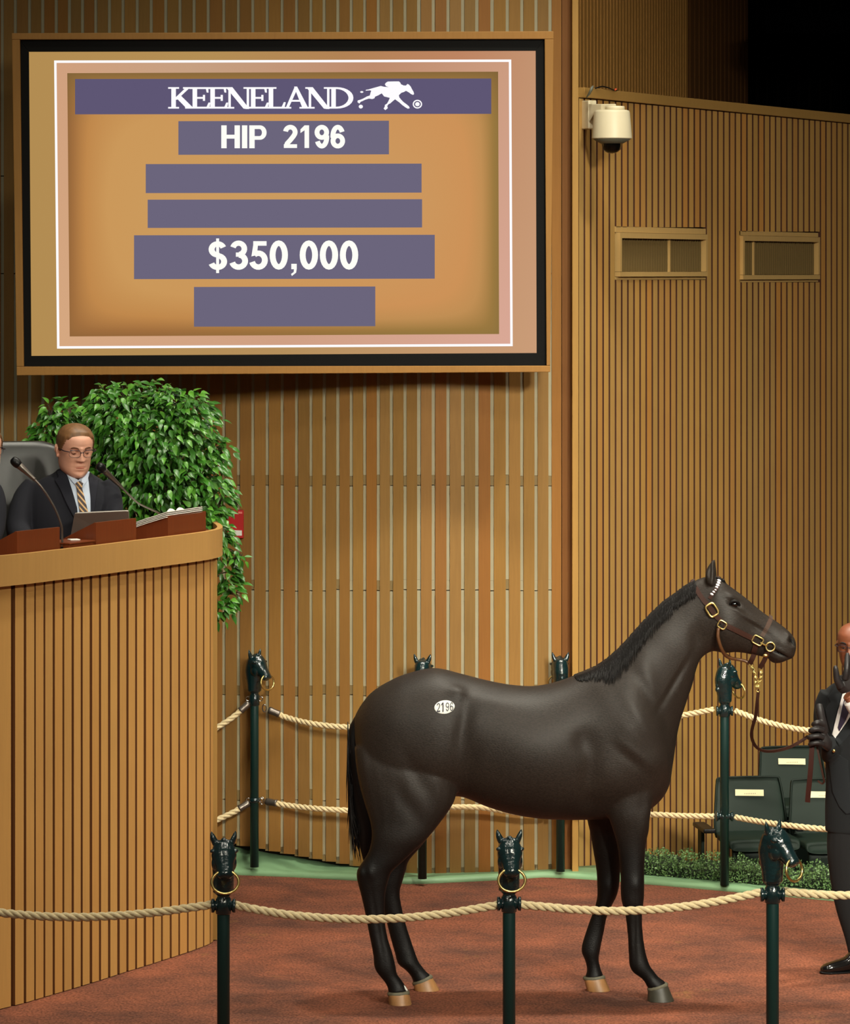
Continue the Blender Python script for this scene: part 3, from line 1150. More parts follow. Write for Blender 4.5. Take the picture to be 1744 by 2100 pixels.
for chh in 'KEENELAND':
    for ox_, oy_ in ((-.016, -.014), (.016, -.014), (-.016, .014), (.016, .014)):
        polys += [[(px + x + ox_, py + oy_) for px, py in p] for p in GL[chh]]
    x += adv[chh]
flat(polys, (345, 177.5, 725, 223.5), 5, 'lettering', wht, scr)
body = [(365, 345), (450, 320), (540, 295), (630, 270), (700, 288), (800, 295), (740, 275), (715, 235), (740, 200), (780, 178), (900, 175), (1010, 175), (1040, 200), (1055, 235), (1110, 260), (1160, 262),
        (1190, 228), (1220, 240), (1260, 285), (1290, 345), (1320, 395), (1330, 440), (1310, 458), (1265, 440), (1220, 405), (1160, 372), (1120, 395), (1060, 415), (1010, 465), (1020, 510), (1060, 560),
        (1110, 610), (1165, 650), (1220, 695), (1240, 735), (1200, 748), (1150, 720), (1080, 670), (1020, 615), (930, 550), (880, 590), (830, 635), (790, 655), (765, 690), (778, 735), (725, 778), (690, 745),
        (715, 700), (715, 670), (760, 640), (790, 590), (820, 520), (700, 490), (650, 425), (580, 465), (510, 495), (495, 530), (450, 545), (380, 535), (300, 560), (240, 590), (210, 600), (180, 640), (140, 610),
        (145, 575), (190, 562), (250, 540), (340, 490), (400, 470), (415, 410), (430, 370), (400, 362), (310, 370), (320, 350)]
ell = lambda cx, cy, rx, ry, n=18: [(cx + rx * math.cos(2 * math.pi * q / n), cy + ry * math.sin(2 * math.pi * q / n)) for q in range(n)]
logo = [body, ell(210, 703, 44, 40), ell(230, 397, 34, 19), ell(1400, 652, 48, 44)]
eo, ei = ell(1400, 652, 99, 92, 24), ell(1400, 652, 72, 66, 24)
logo += [[eo[q], eo[(q + 1) % 24], ei[(q + 1) % 24], ei[q]] for q in range(24)]
logo = [[(x, -y) for x, y in p] for p in logo]
flat(logo, (720 + 138 / 10.26, 150 + 174 / 10.26, 720 + 1499 / 10.26, 150 + 779 / 10.26), 5, 'running_horse_emblem', wht, scr)

# ================================================================ podium
S379 = 1744 / 460
edges = [(-60, -25), (-8, 85), (118, 185), (204, 266), (278, 338), (352, 410), (427, 486), (500, 557), (575, 627), (643, 697), (717, 770), (786, 840), (858, 912), (931, 983), (1000, 1051), (1066, 1118),
         (1136, 1187), (1200, 1253), (1266, 1320), (1335, 1387), (1400, 1455), (1467, 1521), (1531, 1580), (1589, 1632), (1638, 1658)]
FR = [(0, 2071), (24, 2065), (50, 2058.5), (108, 2041), (146, 2030), (203, 2012.5), (260, 1994), (295.5, 1983), (330, 1972), (382.6, 1955), (417, 1942.5), (431, 1936.5), (440, 1930)]
fp = [G(*p) for p in FR]
fp = [fp[0] + (fp[0] - fp[2]) * 2.2, fp[0] + (fp[0] - fp[2]) * 1.0] + fp
SPX = [-130, -55] + [p[0] for p in FR]


def pod(px):
    for i in range(len(SPX) - 1):
        if px <= SPX[i + 1] or i == len(SPX) - 2:
            f = (px - SPX[i]) / (SPX[i + 1] - SPX[i])
            return fp[i].lerp(fp[i + 1], f)


pdm = thing('podium', (-1.5, 19.0, 0), 'tall curved podium clad in vertical wooden slats with pale rim', 'podium')
cur = [pod(px) for px in list(range(-130, 430, 10)) + [432, 437, 440]]
TN = []
for i in range(len(cur)):
    t = cur[min(i + 1, len(cur) - 1)] - cur[max(i - 1, 0)]
    TN.append(Vector((t.y, -t.x, 0)).normalized())       # outward


def off_curve(o):
    return [c + n * o for c, n in zip(cur, TN)]


cl = cur[-1]
tailp = [Vector((cl.x - 0.02, cl.y + 0.35, 0)), Vector((cl.x - 0.1, cl.y + 0.8, 0)), Vector((cl.x - 0.35, cl.y + 1.15, 0))]
f1 = off_curve(-0.03) + tailp
f2 = off_curve(-0.07) + [p + Vector((-0.05, 0, 0)) for p in tailp]
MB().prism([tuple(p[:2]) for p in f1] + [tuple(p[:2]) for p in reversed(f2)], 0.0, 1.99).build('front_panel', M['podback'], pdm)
for a, b in edges:
    pa, pb = pod(a / S379), pod(b / S379)
    t = (pb - pa).normalized()
    n = Vector((t.y, -t.x, 0))
    c = (pa + pb) / 2 - n * 0.018
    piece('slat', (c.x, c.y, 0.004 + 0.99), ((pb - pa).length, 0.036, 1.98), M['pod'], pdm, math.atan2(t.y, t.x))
# right-hand return, slats turning the corner
for q in range(8):
    a, b = cl + (tailp[1] - cl) * ((q + 0.1) / 8), cl + (tailp[1] - cl) * ((q + 0.85) / 8)
    c = (a + b) / 2
    piece('slat', (c.x, c.y, 0.99), ((b - a).length, 0.03, 1.97), M['trim'], pdm, math.atan2((b - a).y, (b - a).x))
# bent rim board
ro = [p for p, px in zip(off_curve(0.045), list(range(-130, 430, 10)))][:-1:3] + [Vector((-1.066, 19.555, 0))]
end = [Vector((-1.047, 19.64, 0)), Vector((-1.040, 19.74, 0)), Vector((-1.046, 19.88, 0)), Vector((-1.075, 20.1, 0)), Vector((-1.14, 20.4, 0)), Vector((-1.4, 20.8, 0))]
A = catmull(np.array([list(p) for p in ro + end], float), 4)
oo = [Vector(a) for a in A]
ins = []
for i in range(len(oo)):
    t = oo[min(i + 1, len(oo) - 1)] - oo[max(i - 1, 0)]
    ins.append(oo[i] - Vector((t.y, -t.x, 0)).normalized() * 0.028)
MB().prism([tuple(p[:2]) for p in oo] + [tuple(p[:2]) for p in reversed(ins)], 1.965, 2.108).build('rim_board', M['rim'], pdm)
inner = off_curve(-0.55)
ct = [tuple(p[:2]) for p in ins[:]]
MB().prism(ct + [(-1.75, cl.y + 1.12), (-1.78, 19.9), (-2.6, 18.3), (-3.0, 17.5)], 2.03, 2.075).build('countertop', M['mahog'], pdm)
MB().prism([tuple((p)[:2]) for p in off_curve(-0.09)] + [(-1.2, cl.y + 0.3), (-1.2, 21.6), (-4.5, 21.6), (-4.5, 17.6)], 0.0, 1.33).build('dais', mat('dais_carpet', rgb(52, 60, 46), 0.95), pdm)
# ================================================================ the horse
D0 = 18.17
NEAR_F, NEAR_H, FAR_F, FAR_H = 18.07, 17.985, 18.33, 18.34


def ring2(top_, bot, hw, d=D0, yo=0.0, tilt=0.0):
    a, b = P(top_[0], top_[1], d), P(bot[0], bot[1], d)
    a.y = b.y = d
    c = (a + b) / 2
    return (tuple(c), tuple((a - b) / 2), (0, hw, 0))


trunk = [((727, 1472), (733, 1560), .07), ((740, 1448), (752, 1610), .15), ((762, 1421), (776, 1640), .20), ((796, 1399), (806, 1652), .235), ((836, 1382), (842, 1650), .252), ((892, 1371), (890, 1636), .258),
         ((948, 1383), (944, 1632), .246), ((999, 1396), (999, 1653), .258), ((1050, 1405.5), (1050, 1668), .270), ((1100, 1407.5), (1104, 1677), .268), ((1147, 1397.5), (1156, 1680), .252), ((1189, 1381), (1212, 1680), .232),
         ((1228, 1363), (1264, 1677), .222), ((1256, 1343), (1318, 1666), .212), ((1282, 1317), (1352, 1644), .195), ((1306, 1290), (1372, 1612), .172), ((1326, 1268), (1380, 1565), .142),
         ((1346, 1248), (1392, 1492), .118), ((1366, 1230), (1408, 1440), .102), ((1387, 1216), (1420, 1404), .092), ((1405, 1202), (1430, 1366), .086), ((1424, 1192), (1442, 1346), .084),
         ((1444, 1184), (1462, 1335), .088), ((1464, 1183), (1478, 1338), .096), ((1483, 1191), (1490, 1339), .100), ((1501, 1205), (1504, 1337), .098), ((1519, 1218), (1521, 1338), .088), ((1536, 1231), (1538, 1341), .074),
         ((1553, 1246), (1553, 1344), .064), ((1570, 1259), (1567, 1347), .057), ((1588, 1271), (1580, 1351), .054), ((1606, 1284), (1594, 1357), .054), ((1620, 1296), (1607, 1356), .054), ((1630, 1309), (1618, 1353), .046), ((1634, 1324), (1628, 1349), .026)]
horse_mb = MB()
horse_mb.loft([ring2(a, b, h) for a, b, h in trunk], n=84, sub=8, exp=2.12)


def leg(rows, d, y_top, n=20):
    """rows: (rear, front, half width); the top rows lean in towards the body"""
    R = []
    for i, (a, b, hw) in enumerate(rows):
        y = y_top[i] if i < len(y_top) else d
        R.append(ring2(a, b, hw, y))
    horse_mb.loft(R, n=n, sub=4, exp=2.0)


leg([((727, 1530), (920, 1540), .10), ((730, 1570), (934, 1575), .112), ((737, 1610), (938, 1618), .108), ((748, 1650), (929, 1650), .094), ((759, 1685), (901, 1690), .078), ((763, 1715), (874, 1722), .064),
     ((757, 1745), (848, 1746), .053), ((744, 1768), (824, 1768), .047), ((732, 1788), (803, 1788), .0445), ((734.5, 1810), (795, 1810), .041), ((741, 1834), (790, 1835), .034), ((748, 1865), (789, 1866), .029),
     ((754, 1896), (790, 1896), .0265), ((760, 1926), (796, 1927), .0265), ((766, 1956), (805, 1956), .031), ((769, 1984), (811.5, 1983), .035), ((778, 1999), (814, 1998), .031), ((789, 2012), (823, 2010), .029), ((796, 2025), (831, 2022), .032), ((797, 2036), (838.5, 2033), .040)],
    NEAR_H, [18.07, 18.045, 18.03, 18.015, 18.0])
leg([((780, 1540), (925, 1550), .10), ((778, 1600), (932, 1605), .10), ((780, 1650), (922, 1650), .09), ((784, 1700), (888, 1703), .07), ((785, 1738), (861, 1738), .055), ((776, 1765), (838.5, 1764), .047), ((770, 1786), (832, 1785), .0445), ((771, 1806), (826, 1805), .041),
     ((778, 1830), (819.5, 1830), .034), ((786, 1862), (824, 1862), .029), ((795, 1896), (832, 1895), .0265), ((803.5, 1930), (843, 1929), .0265), ((811.5, 1957), (852, 1956), .031), ((817, 1976), (859, 1974), .035), ((831, 1987), (866, 1983), .031),
     ((841, 1998), (873, 1992), .029), ((847, 2008), (880, 1998), .032), ((848, 2017), (885.5, 2003), .040)], FAR_H, [18.27, 18.3, 18.31, 18.325])
leg([((1228, 1560), (1362, 1570), .085), ((1234, 1610), (1352, 1612), .085), ((1240, 1645), (1338, 1645), .078), ((1248, 1675), (1333, 1672), .069), ((1258, 1703), (1331.5, 1700), .058), ((1267, 1735), (1324.5, 1733), .047), ((1272, 1772), (1321.5, 1772), .041),
     ((1274, 1804), (1321, 1804), .041), ((1274, 1828), (1321, 1828), .042), ((1276, 1848), (1320, 1848), .039), ((1283, 1873), (1317, 1874), .030), ((1288, 1912), (1318, 1911), .0255), ((1290.5, 1953), (1324, 1953), .029), ((1292, 1979), (1333, 1981), .035), ((1300, 1994), (1342, 1993), .032),
     ((1315, 2004), (1350, 2004), .029), ((1325, 2016), (1360, 2011), .033), ((1330, 2028), (1368, 2017), .042)], NEAR_F, [18.10, 18.09, 18.08])
leg([((1200, 1610), (1300, 1610), .08), ((1203, 1650), (1292, 1650), .075), ((1205, 1682), (1285, 1682), .066), ((1211, 1707), (1280, 1707), .057), ((1219, 1751), (1275, 1751), .047), ((1224.5, 1786), (1272, 1786), .041), ((1226, 1815), (1270, 1813), .041), ((1226.5, 1836), (1265, 1836), .041),
     ((1222, 1858), (1254.5, 1857), .034), ((1213, 1882), (1244.5, 1880), .028), ((1203, 1910), (1239, 1909), .0255), ((1196.5, 1931), (1234, 1931), .030), ((1193.5, 1951), (1230, 1951), .035), ((1200, 1966), (1227.5, 1967), .030), ((1205, 1985), (1231, 1984), .029), ((1204, 1997), (1235, 1996), .034),
     ((1199, 2006), (1239.5, 2003), .041)], FAR_F, [18.27, 18.29, 18.31])
# ears (near one upright, far one a little ahead)
for (dy, dx) in ((-0.055, 0), (0.055, 3)):
    e = []
    for (cx_, cy_, hx, hy) in [(1459, 1200, 8, .030), (1457, 1184, 10.5, .033), (1457.5, 1172, 9.5, .029), (1459.5, 1160, 6.5, .019), (1463, 1150, 3.2, .009), (1464, 1145.5, 1, .003)]:
        c = P(cx_ + dx, cy_, D0 + dy)
        c.y = D0 + dy
        e.append((tuple(c), (hx * D0 / F, 0, 0), (0, hy, 0)))
    horse_mb.loft(e, n=14, sub=3)
# chin
c = P(1592, 1350, D0)
horse_mb.ball(c, (.034, .03, .024))
c = P(1600, 1353, D0)
horse_mb.ball(c, (.02, .024, .016))
hme = remesh(horse_mb, 0.0056, 26, 0.6)
co_, no_ = me_arrays(hme)
zz_ = co_[:, 2]
co_ += no_ * (0.0010 + 0.0022 * np.clip((0.85 - zz_) / 0.2, 0, 1))[:, None]
hme.vertices.foreach_set('co', co_.astype(np.float32).ravel())
hme.update()
sculpt(hme, [
    (951, 1495, 17, 66, 10, -12), (960, 1565, 20, 48, 20, -8), (938, 1422, 22, 14, 20, 13), (905, 1590, 40, 55, 0, 10), (862, 1600, 16, 64, -30, -6), (835, 1650, 16, 54, -35, -5),
    (800, 1470, 60, 40, -30, 8), (740, 1540, 14, 60, -10, 5), (1000, 1440, 60, 22, 8, 6), (1110, 1540, 70, 60, 0, 8), (1198, 1520, 22, 28, 0, -11), (1210, 1585, 20, 64, 8, -11), (1215, 1650, 22, 22, 0, -8),
    (1300, 1500, 40, 62, -20, 14), (1345, 1565, 30, 32, 0, 12), (1264, 1600, 34, 44, -20, 10), (1335, 1432, 75, 16, 57, -9), (1312, 1470, 70, 16, 57, 6), (1292, 1558, 36, 10, 40, -4), (1302, 1543, 36, 9, 40, 3),
    (1240, 1420, 26, 40, -30, 5), (1330, 1655, 9, 26, 0, 7), (1322, 1690, 12, 30, 10, 5), (1395, 1330, 30, 60, -55, 4), (1385, 1400, 60, 7, -60, -7), (1430, 1310, 16, 30, 0, -8),
    (1507, 1238, 11, 7, 20, -12), (1501, 1225, 17, 6, 25, 10), (1512, 1248, 16, 5, 25, 5), (1472, 1222, 10, 18, 20, 4), (1486, 1290, 28, 28, 0, 8), (1540, 1270, 30, 5, 32, 8), (1546, 1283, 30, 6, 32, -6), (1528, 1256, 22, 6, 40, -5),
    (1605, 1318, 14, 16, 30, 5), (1624, 1315, 3.6, 8, -25, -22), (1618, 1306, 9, 4, 45, 7), (1628, 1327, 5, 4, 0, 4), (1600, 1341, 20, 2.4, 27, -10), (1600, 1333, 16, 5, 27, 4), (1596, 1351, 14, 5, 20, 4),
    (1456, 1174, 5, 14, 5, -11),
    (760, 1790, 9, 14, 0, 6), (742, 1790, 6, 10, 0, 5), (775, 1900, 5, 60, -10, -4), (1305, 1815, 12, 14, 0, 5), (1302, 1900, 4, 60, 0, -4), (1248, 1818, 10, 14, 0, 4)])


def horse_coat():
    m, nt, b = new_mat('dark_bay_coat')
    L = nt.links.new
    g = nt.nodes.new('ShaderNodeNewGeometry')
    sp = nt.nodes.new('ShaderNodeSeparateXYZ')
    L(g.outputs['Position'], sp.inputs[0])
    n1 = nt.nodes.new('ShaderNodeTexNoise')
    n1.inputs['Scale'].default_value = 5.5
    n1.inputs['Detail'].default_value = 5
    L(g.outputs['Position'], n1.inputs['Vector'])
    n2 = nt.nodes.new('ShaderNodeTexNoise')
    n2.inputs['Scale'].default_value = 260
    n2.inputs['Detail'].default_value = 3
    mp = nt.nodes.new('ShaderNodeMapping')
    mp.inputs['Scale'].default_value = (0.35, 1, 1)
    mp.inputs['Rotation'].default_value = (0, 0.5, 0)
    L(g.outputs['Position'], mp.inputs[0])
    L(mp.outputs[0], n2.inputs['Vector'])
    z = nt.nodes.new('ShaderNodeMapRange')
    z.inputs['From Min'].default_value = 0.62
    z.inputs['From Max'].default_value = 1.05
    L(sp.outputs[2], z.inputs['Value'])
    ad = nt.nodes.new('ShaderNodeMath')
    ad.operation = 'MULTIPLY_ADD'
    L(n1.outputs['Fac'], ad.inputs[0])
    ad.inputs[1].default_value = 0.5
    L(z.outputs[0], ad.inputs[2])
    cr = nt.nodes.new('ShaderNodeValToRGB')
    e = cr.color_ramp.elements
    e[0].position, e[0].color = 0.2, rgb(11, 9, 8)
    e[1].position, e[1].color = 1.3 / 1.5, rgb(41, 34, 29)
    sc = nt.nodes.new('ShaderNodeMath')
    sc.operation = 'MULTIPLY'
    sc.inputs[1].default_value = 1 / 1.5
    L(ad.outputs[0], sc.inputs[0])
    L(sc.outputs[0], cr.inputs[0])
    mr = nt.nodes.new('ShaderNodeMapRange')
    mr.inputs['From Min'].default_value = 0.3
    mr.inputs['From Max'].default_value = 0.7
    mr.inputs['To Min'].default_value = 0.6
    mr.inputs['To Max'].default_value = 1.4
    L(n2.outputs['Fac'], mr.inputs['Value'])
    hs = nt.nodes.new('ShaderNodeHueSaturation')
    L(cr.outputs[0], hs.inputs['Color'])
    L(mr.outputs[0], hs.inputs['Value'])
    L(hs.outputs[0], b.inputs['Base Color'])
    b.inputs['Roughness'].default_value = 0.5
    b.inputs['Specular IOR Level'].default_value = 0.26
    bp = nt.nodes.new('ShaderNodeBump')
    bp.inputs['Strength'].default_value = 0.35
    bp.inputs['Distance'].default_value = 0.003
    L(n2.outputs['Fac'], bp.inputs['Height'])
    L(bp.outputs[0], b.inputs['Normal'])
    return m


hbvh = bvh_of(hme)
horse = thing('horse', (0.45, D0, 0), 'dark bay young horse standing side-on in the ring with a numbered hip sticker', 'horse')
hme.transform(Matrix.Translation(-horse.location))
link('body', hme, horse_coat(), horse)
# hooves with coronet bands
for (cor_r, cor_f, heel, toe, d, dark) in [((796, 2038), (839, 2035), (798, 2054), (845, 2066.5), NEAR_H, 0), ((847.5, 2018), (886, 2002), (850, 2029), (902, 2031), FAR_H, 0),
                                           ((1329.5, 2029), (1369, 2018), (1328, 2049.5), (1383, 2053), NEAR_F, 1), ((1197.5, 2006.5), (1240, 2003), (1204, 2029), (1252, 2030.5), FAR_F, 2)]:
    a, b = P(*cor_r, d), P(*cor_f, d)
    x0, x1 = P(heel[0], 0, d).x, P(toe[0], 0, d).x
    h1, h2 = Vector((x0, d, 0.001)), Vector((x1, d, 0.001))
    mbh = MB()
    rowsH = []
    for f in (0.0, 0.08, 0.5, 0.93, 1.0):
        p, q = a.lerp(h1, f), b.lerp(h2, f)
        hw = 0.043 + 0.014 * f - (0.003 if f in (0.0,) else 0)
        rowsH.append((tuple((p + q) / 2), tuple((q - p) / 2), (0, hw, 0)))
    mbh.loft(rowsH, n=22, sub=2, exp=2.2)
    mbh.build('hoof', [M['hoof'], M['hoofd'], M['hoof']][dark], horse, smooth=True)['label'] = ['tan horn hoof', 'dark grey hoof', 'dark hoof with a tan streak'][dark]
    mbb = MB()
    dn = (h1 + h2) / 2 - (a + b) / 2
    dn.normalize()
    R = []
    for f, g in ((-0.009, 0.039), (-0.004, 0.0435), (0.003, 0.0445), (0.008, 0.043)):
        ex = (b - a).normalized() * (g - 0.0405)
        R.append((tuple((a + b) / 2 + dn * f), tuple((b - a) / 2 + ex), (0, g, 0)))
    mbb.loft(R, n=22, sub=2)
    mbb.build('coronet', M['coronet'], horse, smooth=True)
# white fleck on the near hind pastern
patch('white_mark', [(828.5, 2020), (832, 2023), (838.5, 2034), (838.5, 2037), (835, 2035), (831, 2028)], hbvh, NEAR_H, 0.003, M['paper'], horse, fine=2)['label'] = 'white fleck on the coronet'
for s in (-1, 1):
    c = P(1506.5, 1239, D0 + s * 0.078)
    c.y = D0 + s * 0.078
    MB().ball(c, (0.021, 0.017, 0.0165)).build('eye', M['horseeye'], horse, smooth=True)
    lid = [P(px, py, D0 + s * (0.092 - 0.00004 * (px - 1506) ** 2)) for px, py in [(1496, 1242), (1500, 1235), (1507, 1232), (1514, 1235), (1518, 1242)]]
    for p, yy in zip(lid, (.086, .094, .097, .092, .083)):
        p.y = D0 + s * yy
    MB().tube(lid, [.004, .006, .006, .006, .004], n=8).build('eyelid', M['mane'], horse, smooth=True)
for far_ in (0, 1):
    o = patch('nostril', [(1619.5, 1309), (1624, 1309.5), (1629, 1315), (1632, 1322), (1630, 1325), (1626.5, 1321), (1622, 1315)], hbvh, D0, 0.0012, M['mane'], horse, thick=0.001, fine=2)
    if far_:
        for v in o.data.vertices:
            v.co.y = -v.co.y
o = patch('mouth_line', [(1588, 1334.5), (1600, 1339), (1616, 1346.5), (1617, 1348.5), (1600, 1342), (1588, 1337)], hbvh, D0, 0.0012, M['mane'], horse, thick=0.001, fine=2)
# mane
crest = [(1178, 1386), (1205, 1376), (1236, 1358), (1256, 1342), (1282, 1317), (1306, 1290), (1326, 1268), (1346, 1248), (1366, 1230), (1387, 1216), (1405, 1202), (1426, 1190)]
CA = catmull(np.array(crest, float), 12)
mm = MB()
rm = random.Random(11)
for i in range(2300):
    f = rm.random()
    p = CA[int(f * (len(CA) - 1))]
    near = rm.random() < 0.8
    ln = rm.uniform(16, 50 + 26 * math.sin(math.pi * min(1, f * 1.35)) ** 2) * (0.8 if f > 0.8 else 1.0) * min(1, .18 + f * 2.6)
    sl = rm.uniform(-0.75, -0.35)
    pts = []
    for k in range(6):
        t = k / 5
        x = p[0] + (6 + sl * ln * 0.6) * t + 5 * t
        y = p[1] + 0.6 + ln * t
        h, dr = hit(hbvh, x, y, D0)
        q = h - dr * (0.005 + 0.005 * math.sin(math.pi * t))
        if k == 0:
            q = P(p[0], p[1] + 0.5 - rm.uniform(0, 1.2), D0 + rm.uniform(-0.012, 0.012))
        if not near:
            q = Vector((q.x, 2 * D0 - q.y, q.z))
        pts.append(q)
    mm.tube(pts, [.0026, .0028, .0024, .0018, .001, .0002], n=4, sub=1)
o = mm.build('mane', M['mane'], horse, smooth=True)
o['kind'] = 'stuff'
o['label'] = 'short black mane along the crest'
fl = MB()
for i in range(60):
    x0 = rm.uniform(1462, 1478)
    pts = []
    for k in range(5):
        t = k / 4
        p = P(x0 + 12 * t + rm.uniform(-1, 1), 1184 + (x0 - 1462) * 0.3 + 8 * t * t - 5 * math.sin(math.pi * t) * rm.random() * 0.6, D0 + rm.uniform(-0.03, 0.03))
        pts.append(p)
    fl.tube(pts, [.003, .004, .004, .003, .0008], n=4, sub=1)
o = fl.build('forelock', M['mane'], horse, smooth=True)
o['kind'] = 'stuff'
# tail
tl = MB()
tl.loft([ring2((742, 1449), (735, 1468), .022, D0), ring2((720, 1484), (741, 1493), .034, D0), ring2((712.5, 1520), (744, 1525), .045, D0), ring2((713.5, 1565), (754, 1570), .055, D0), ring2((717, 1610), (768, 1615), .06, D0),
         ring2((722, 1650), (778, 1655), .06, D0), ring2((727, 1685), (782, 1692), .052, D0), ring2((733, 1715), (776, 1720), .04, D0), ring2((740, 1745), (764, 1746), .022, D0), ring2((747, 1770), (753, 1770), .006, D0)], n=24, sub=4)
o = tl.build('tail', M['mane'], horse, smooth=True)
th = MB()
for i in range(240):
    a = rm.random()
    y0 = 1480 + 200 * rm.random()
    e = max(0, (y0 - 1520) / 250)
    xl = 713 + 17 * e ** 1.5
    xs = xl + (0.5 if rm.random() < 0.6 else 40 * rm.random())
    ln = rm.uniform(60, 140) * (1 if y0 < 1640 else 0.7)
    dr_ = rm.uniform(-5, 9) if rm.random() < .25 else rm.uniform(4, 16)
    pts = [P(xs + dr_ * (t ** 1.6), min(y0 + ln * t, 1785), D0 + rm.uniform(-.003, .003) + (a - .5) * .09) for t in (0, .3, .6, .85, 1)]
    th.tube(pts, [.003, .0036, .003, .002, .0005], n=4, sub=1)
for (xa, ya, xb, yb) in [(719, 1600, 716, 1690), (719, 1620, 712, 1700), (729, 1690, 735, 1745), (728, 1680, 722, 1735), (734, 1720, 741, 1772), (730, 1705, 729, 1762)]:
    for q in range(6):
        j = rm.uniform(-1.2, 1.2)
        th.tube([P(xa + j, ya, D0), P((xa * 2 + xb) / 3 + j, (ya * 2 + yb) / 3, D0 - .004), P((xa + 2 * xb) / 3 + j * .5, (ya + 2 * yb) / 3, D0), P(xb, yb, D0)], [.002, .0026, .002, .0005], n=4, sub=1)
o = th.build('tail_hair', M['mane'], o, smooth=True)
o['kind'] = 'stuff'
# hip sticker
sticker = thing('hip_sticker', P(912, 1450, D0 - 0.26), 'white oval sticker numbered 2196 on the dark horse\'s hip', 'sticker')
oval = [(912 + 21 * math.cos(a), 1450 + 14 * math.sin(a)) for a in np.linspace(0, 2 * math.pi, 28, endpoint=False)]
oval = [(x, y - (x - 912) * 0.07) for x, y in oval]
patch('sticker_sheet', oval, hbvh, D0, 0.004, M['paper'], sticker, fine=3)
tp = bold_text('2196', 0.11, 0.12)
xs = [x for p in tp for x, y in p]
ys = [y for p in tp for x, y in p]
mbt = MB()
for p in tp:
    q = []
    for x, y in p:
        u, v = (x - min(xs)) / (max(xs) - min(xs)), (y - min(ys)) / (max(ys) - min(ys))
        px, py = 896 + 34 * u, 1459.5 - 19 * v
        h, dr = hit(hbvh, px, py - (px - 912) * .07, D0)
        q.append(h - dr * 0.0055)
    t = tessellate_polygon([[Vector((x, y, 0)) for x, y in p]])
    mbt.add(q, t)
mbt.build('sticker_number', M['ink'], sticker)

# ================================================================ halter
halter = thing('halter', P(1500, 1290, D0), 'brown leather halter with brass fittings on the horse\'s head', 'halter')
s = MB()
strap_on(s, [(1421, 1194), (1431, 1212), (1444, 1231), (1456, 1245), (1469, 1263), (1483, 1277)], 9.5, hbvh, D0, 0.008, 0.004, mirror=D0, bridge='start')
s.build('crown_strap', M['leather'], halter)
for far_ in (0, 1):
    s = MB()
    strap_on(s, [(1486, 1281), (1505, 1290), (1525, 1300), (1548, 1311)], 10.5, hbvh, D0, 0.008, 0.004)
    if far_:
        s.v = [(x, 2 * D0 - y, z) for x, y, z in s.v]
    s.build('cheek_strap', M['leather'], halter)
s = MB()
strap_on(s, [(1584, 1264), (1578, 1278), (1571, 1292), (1563, 1305)], 9, hbvh, D0, 0.007, 0.004, mirror=D0, bridge='start')
s.build('nose_band', mat('worn_leather', rgb(72, 54, 45), 0.55, spec=0.2), halter)
s = MB()
strap_on(s, [(1552, 1318), (1549, 1330), (1545, 1344)], 11, hbvh, D0, 0.008, 0.004, mirror=D0)
for dy in (-0.03, 0.03):
    strap_free(s, [P(1547, 1342, D0 + dy), P(1543, 1352, D0 + dy * .8), P(1538, 1361, D0 + dy * 0.2)], 0.024, 0.004)
s.build('chin_strap', M['leather'], halter)
s = MB()
strap_free(s, [P(1574, 1338, D0 - .058), P(1571, 1348, D0 - .045), P(1565, 1360, D0 - .03), P(1559, 1370, D0 - .01)], 0.022, 0.004)
s.build('curb_strap', M['leather'], halter)
s = MB()
thr = [P(1474, 1288, D0 - .118), P(1473, 1305, D0 - .118), P(1477, 1322, D0 - .11), P(1483, 1336, D0 - .085), P(1490, 1345, D0 - .04), P(1500, 1350, D0 - .015), P(1515, 1352.5, D0), P(1530, 1356, D0), P(1537, 1361, D0)]
s.tube(thr, [.008, .0085, .0085, .0085, .0085, .008, .0075, .0075, .008], n=10)
thf = [Vector((p.x, 2 * D0 - p.y, p.z)) for p in thr[:6]]
s.tube(thf, .008, n=10)
s.build('throat_strap', M['leather_l'], halter, smooth=True)
s = MB()
strap_on(s, [(1477, 1186), (1474.5, 1195), (1470, 1206), (1463, 1216), (1456, 1228)], 8, hbvh, D0, 0.006, 0.003, mirror=D0, bridge='start')
s.build('brow_band', M['leather'], halter)
for (px, py, r) in [(1475.5, 1190.5, 4.2), (1474.5, 1195, 4.2), (1472.5, 1199.6, 4.2), (1470.5, 1204.2, 3.6), (1468, 1209.5, 2.6), (1464.5, 1213.8, 3.2), (1460.5, 1218.5, 4.0)]:
    h, dr = hit(hbvh, px, py, D0)
    MB().ball(h - dr * 0.007, (r * D0 / F, 0.006, 0.6 * r * D0 / F), M=Matrix.Rotation(0.45, 3, 'Y')).build('bead', mat('white_bead', rgb(236, 236, 244), 0.15) if 'white_bead' not in bpy.data.materials else bpy.data.materials['white_bead'], halter, smooth=True)


def on(px, py, o=0.012):
    h, dr = hit(hbvh, px, py, D0)
    return h - dr * o


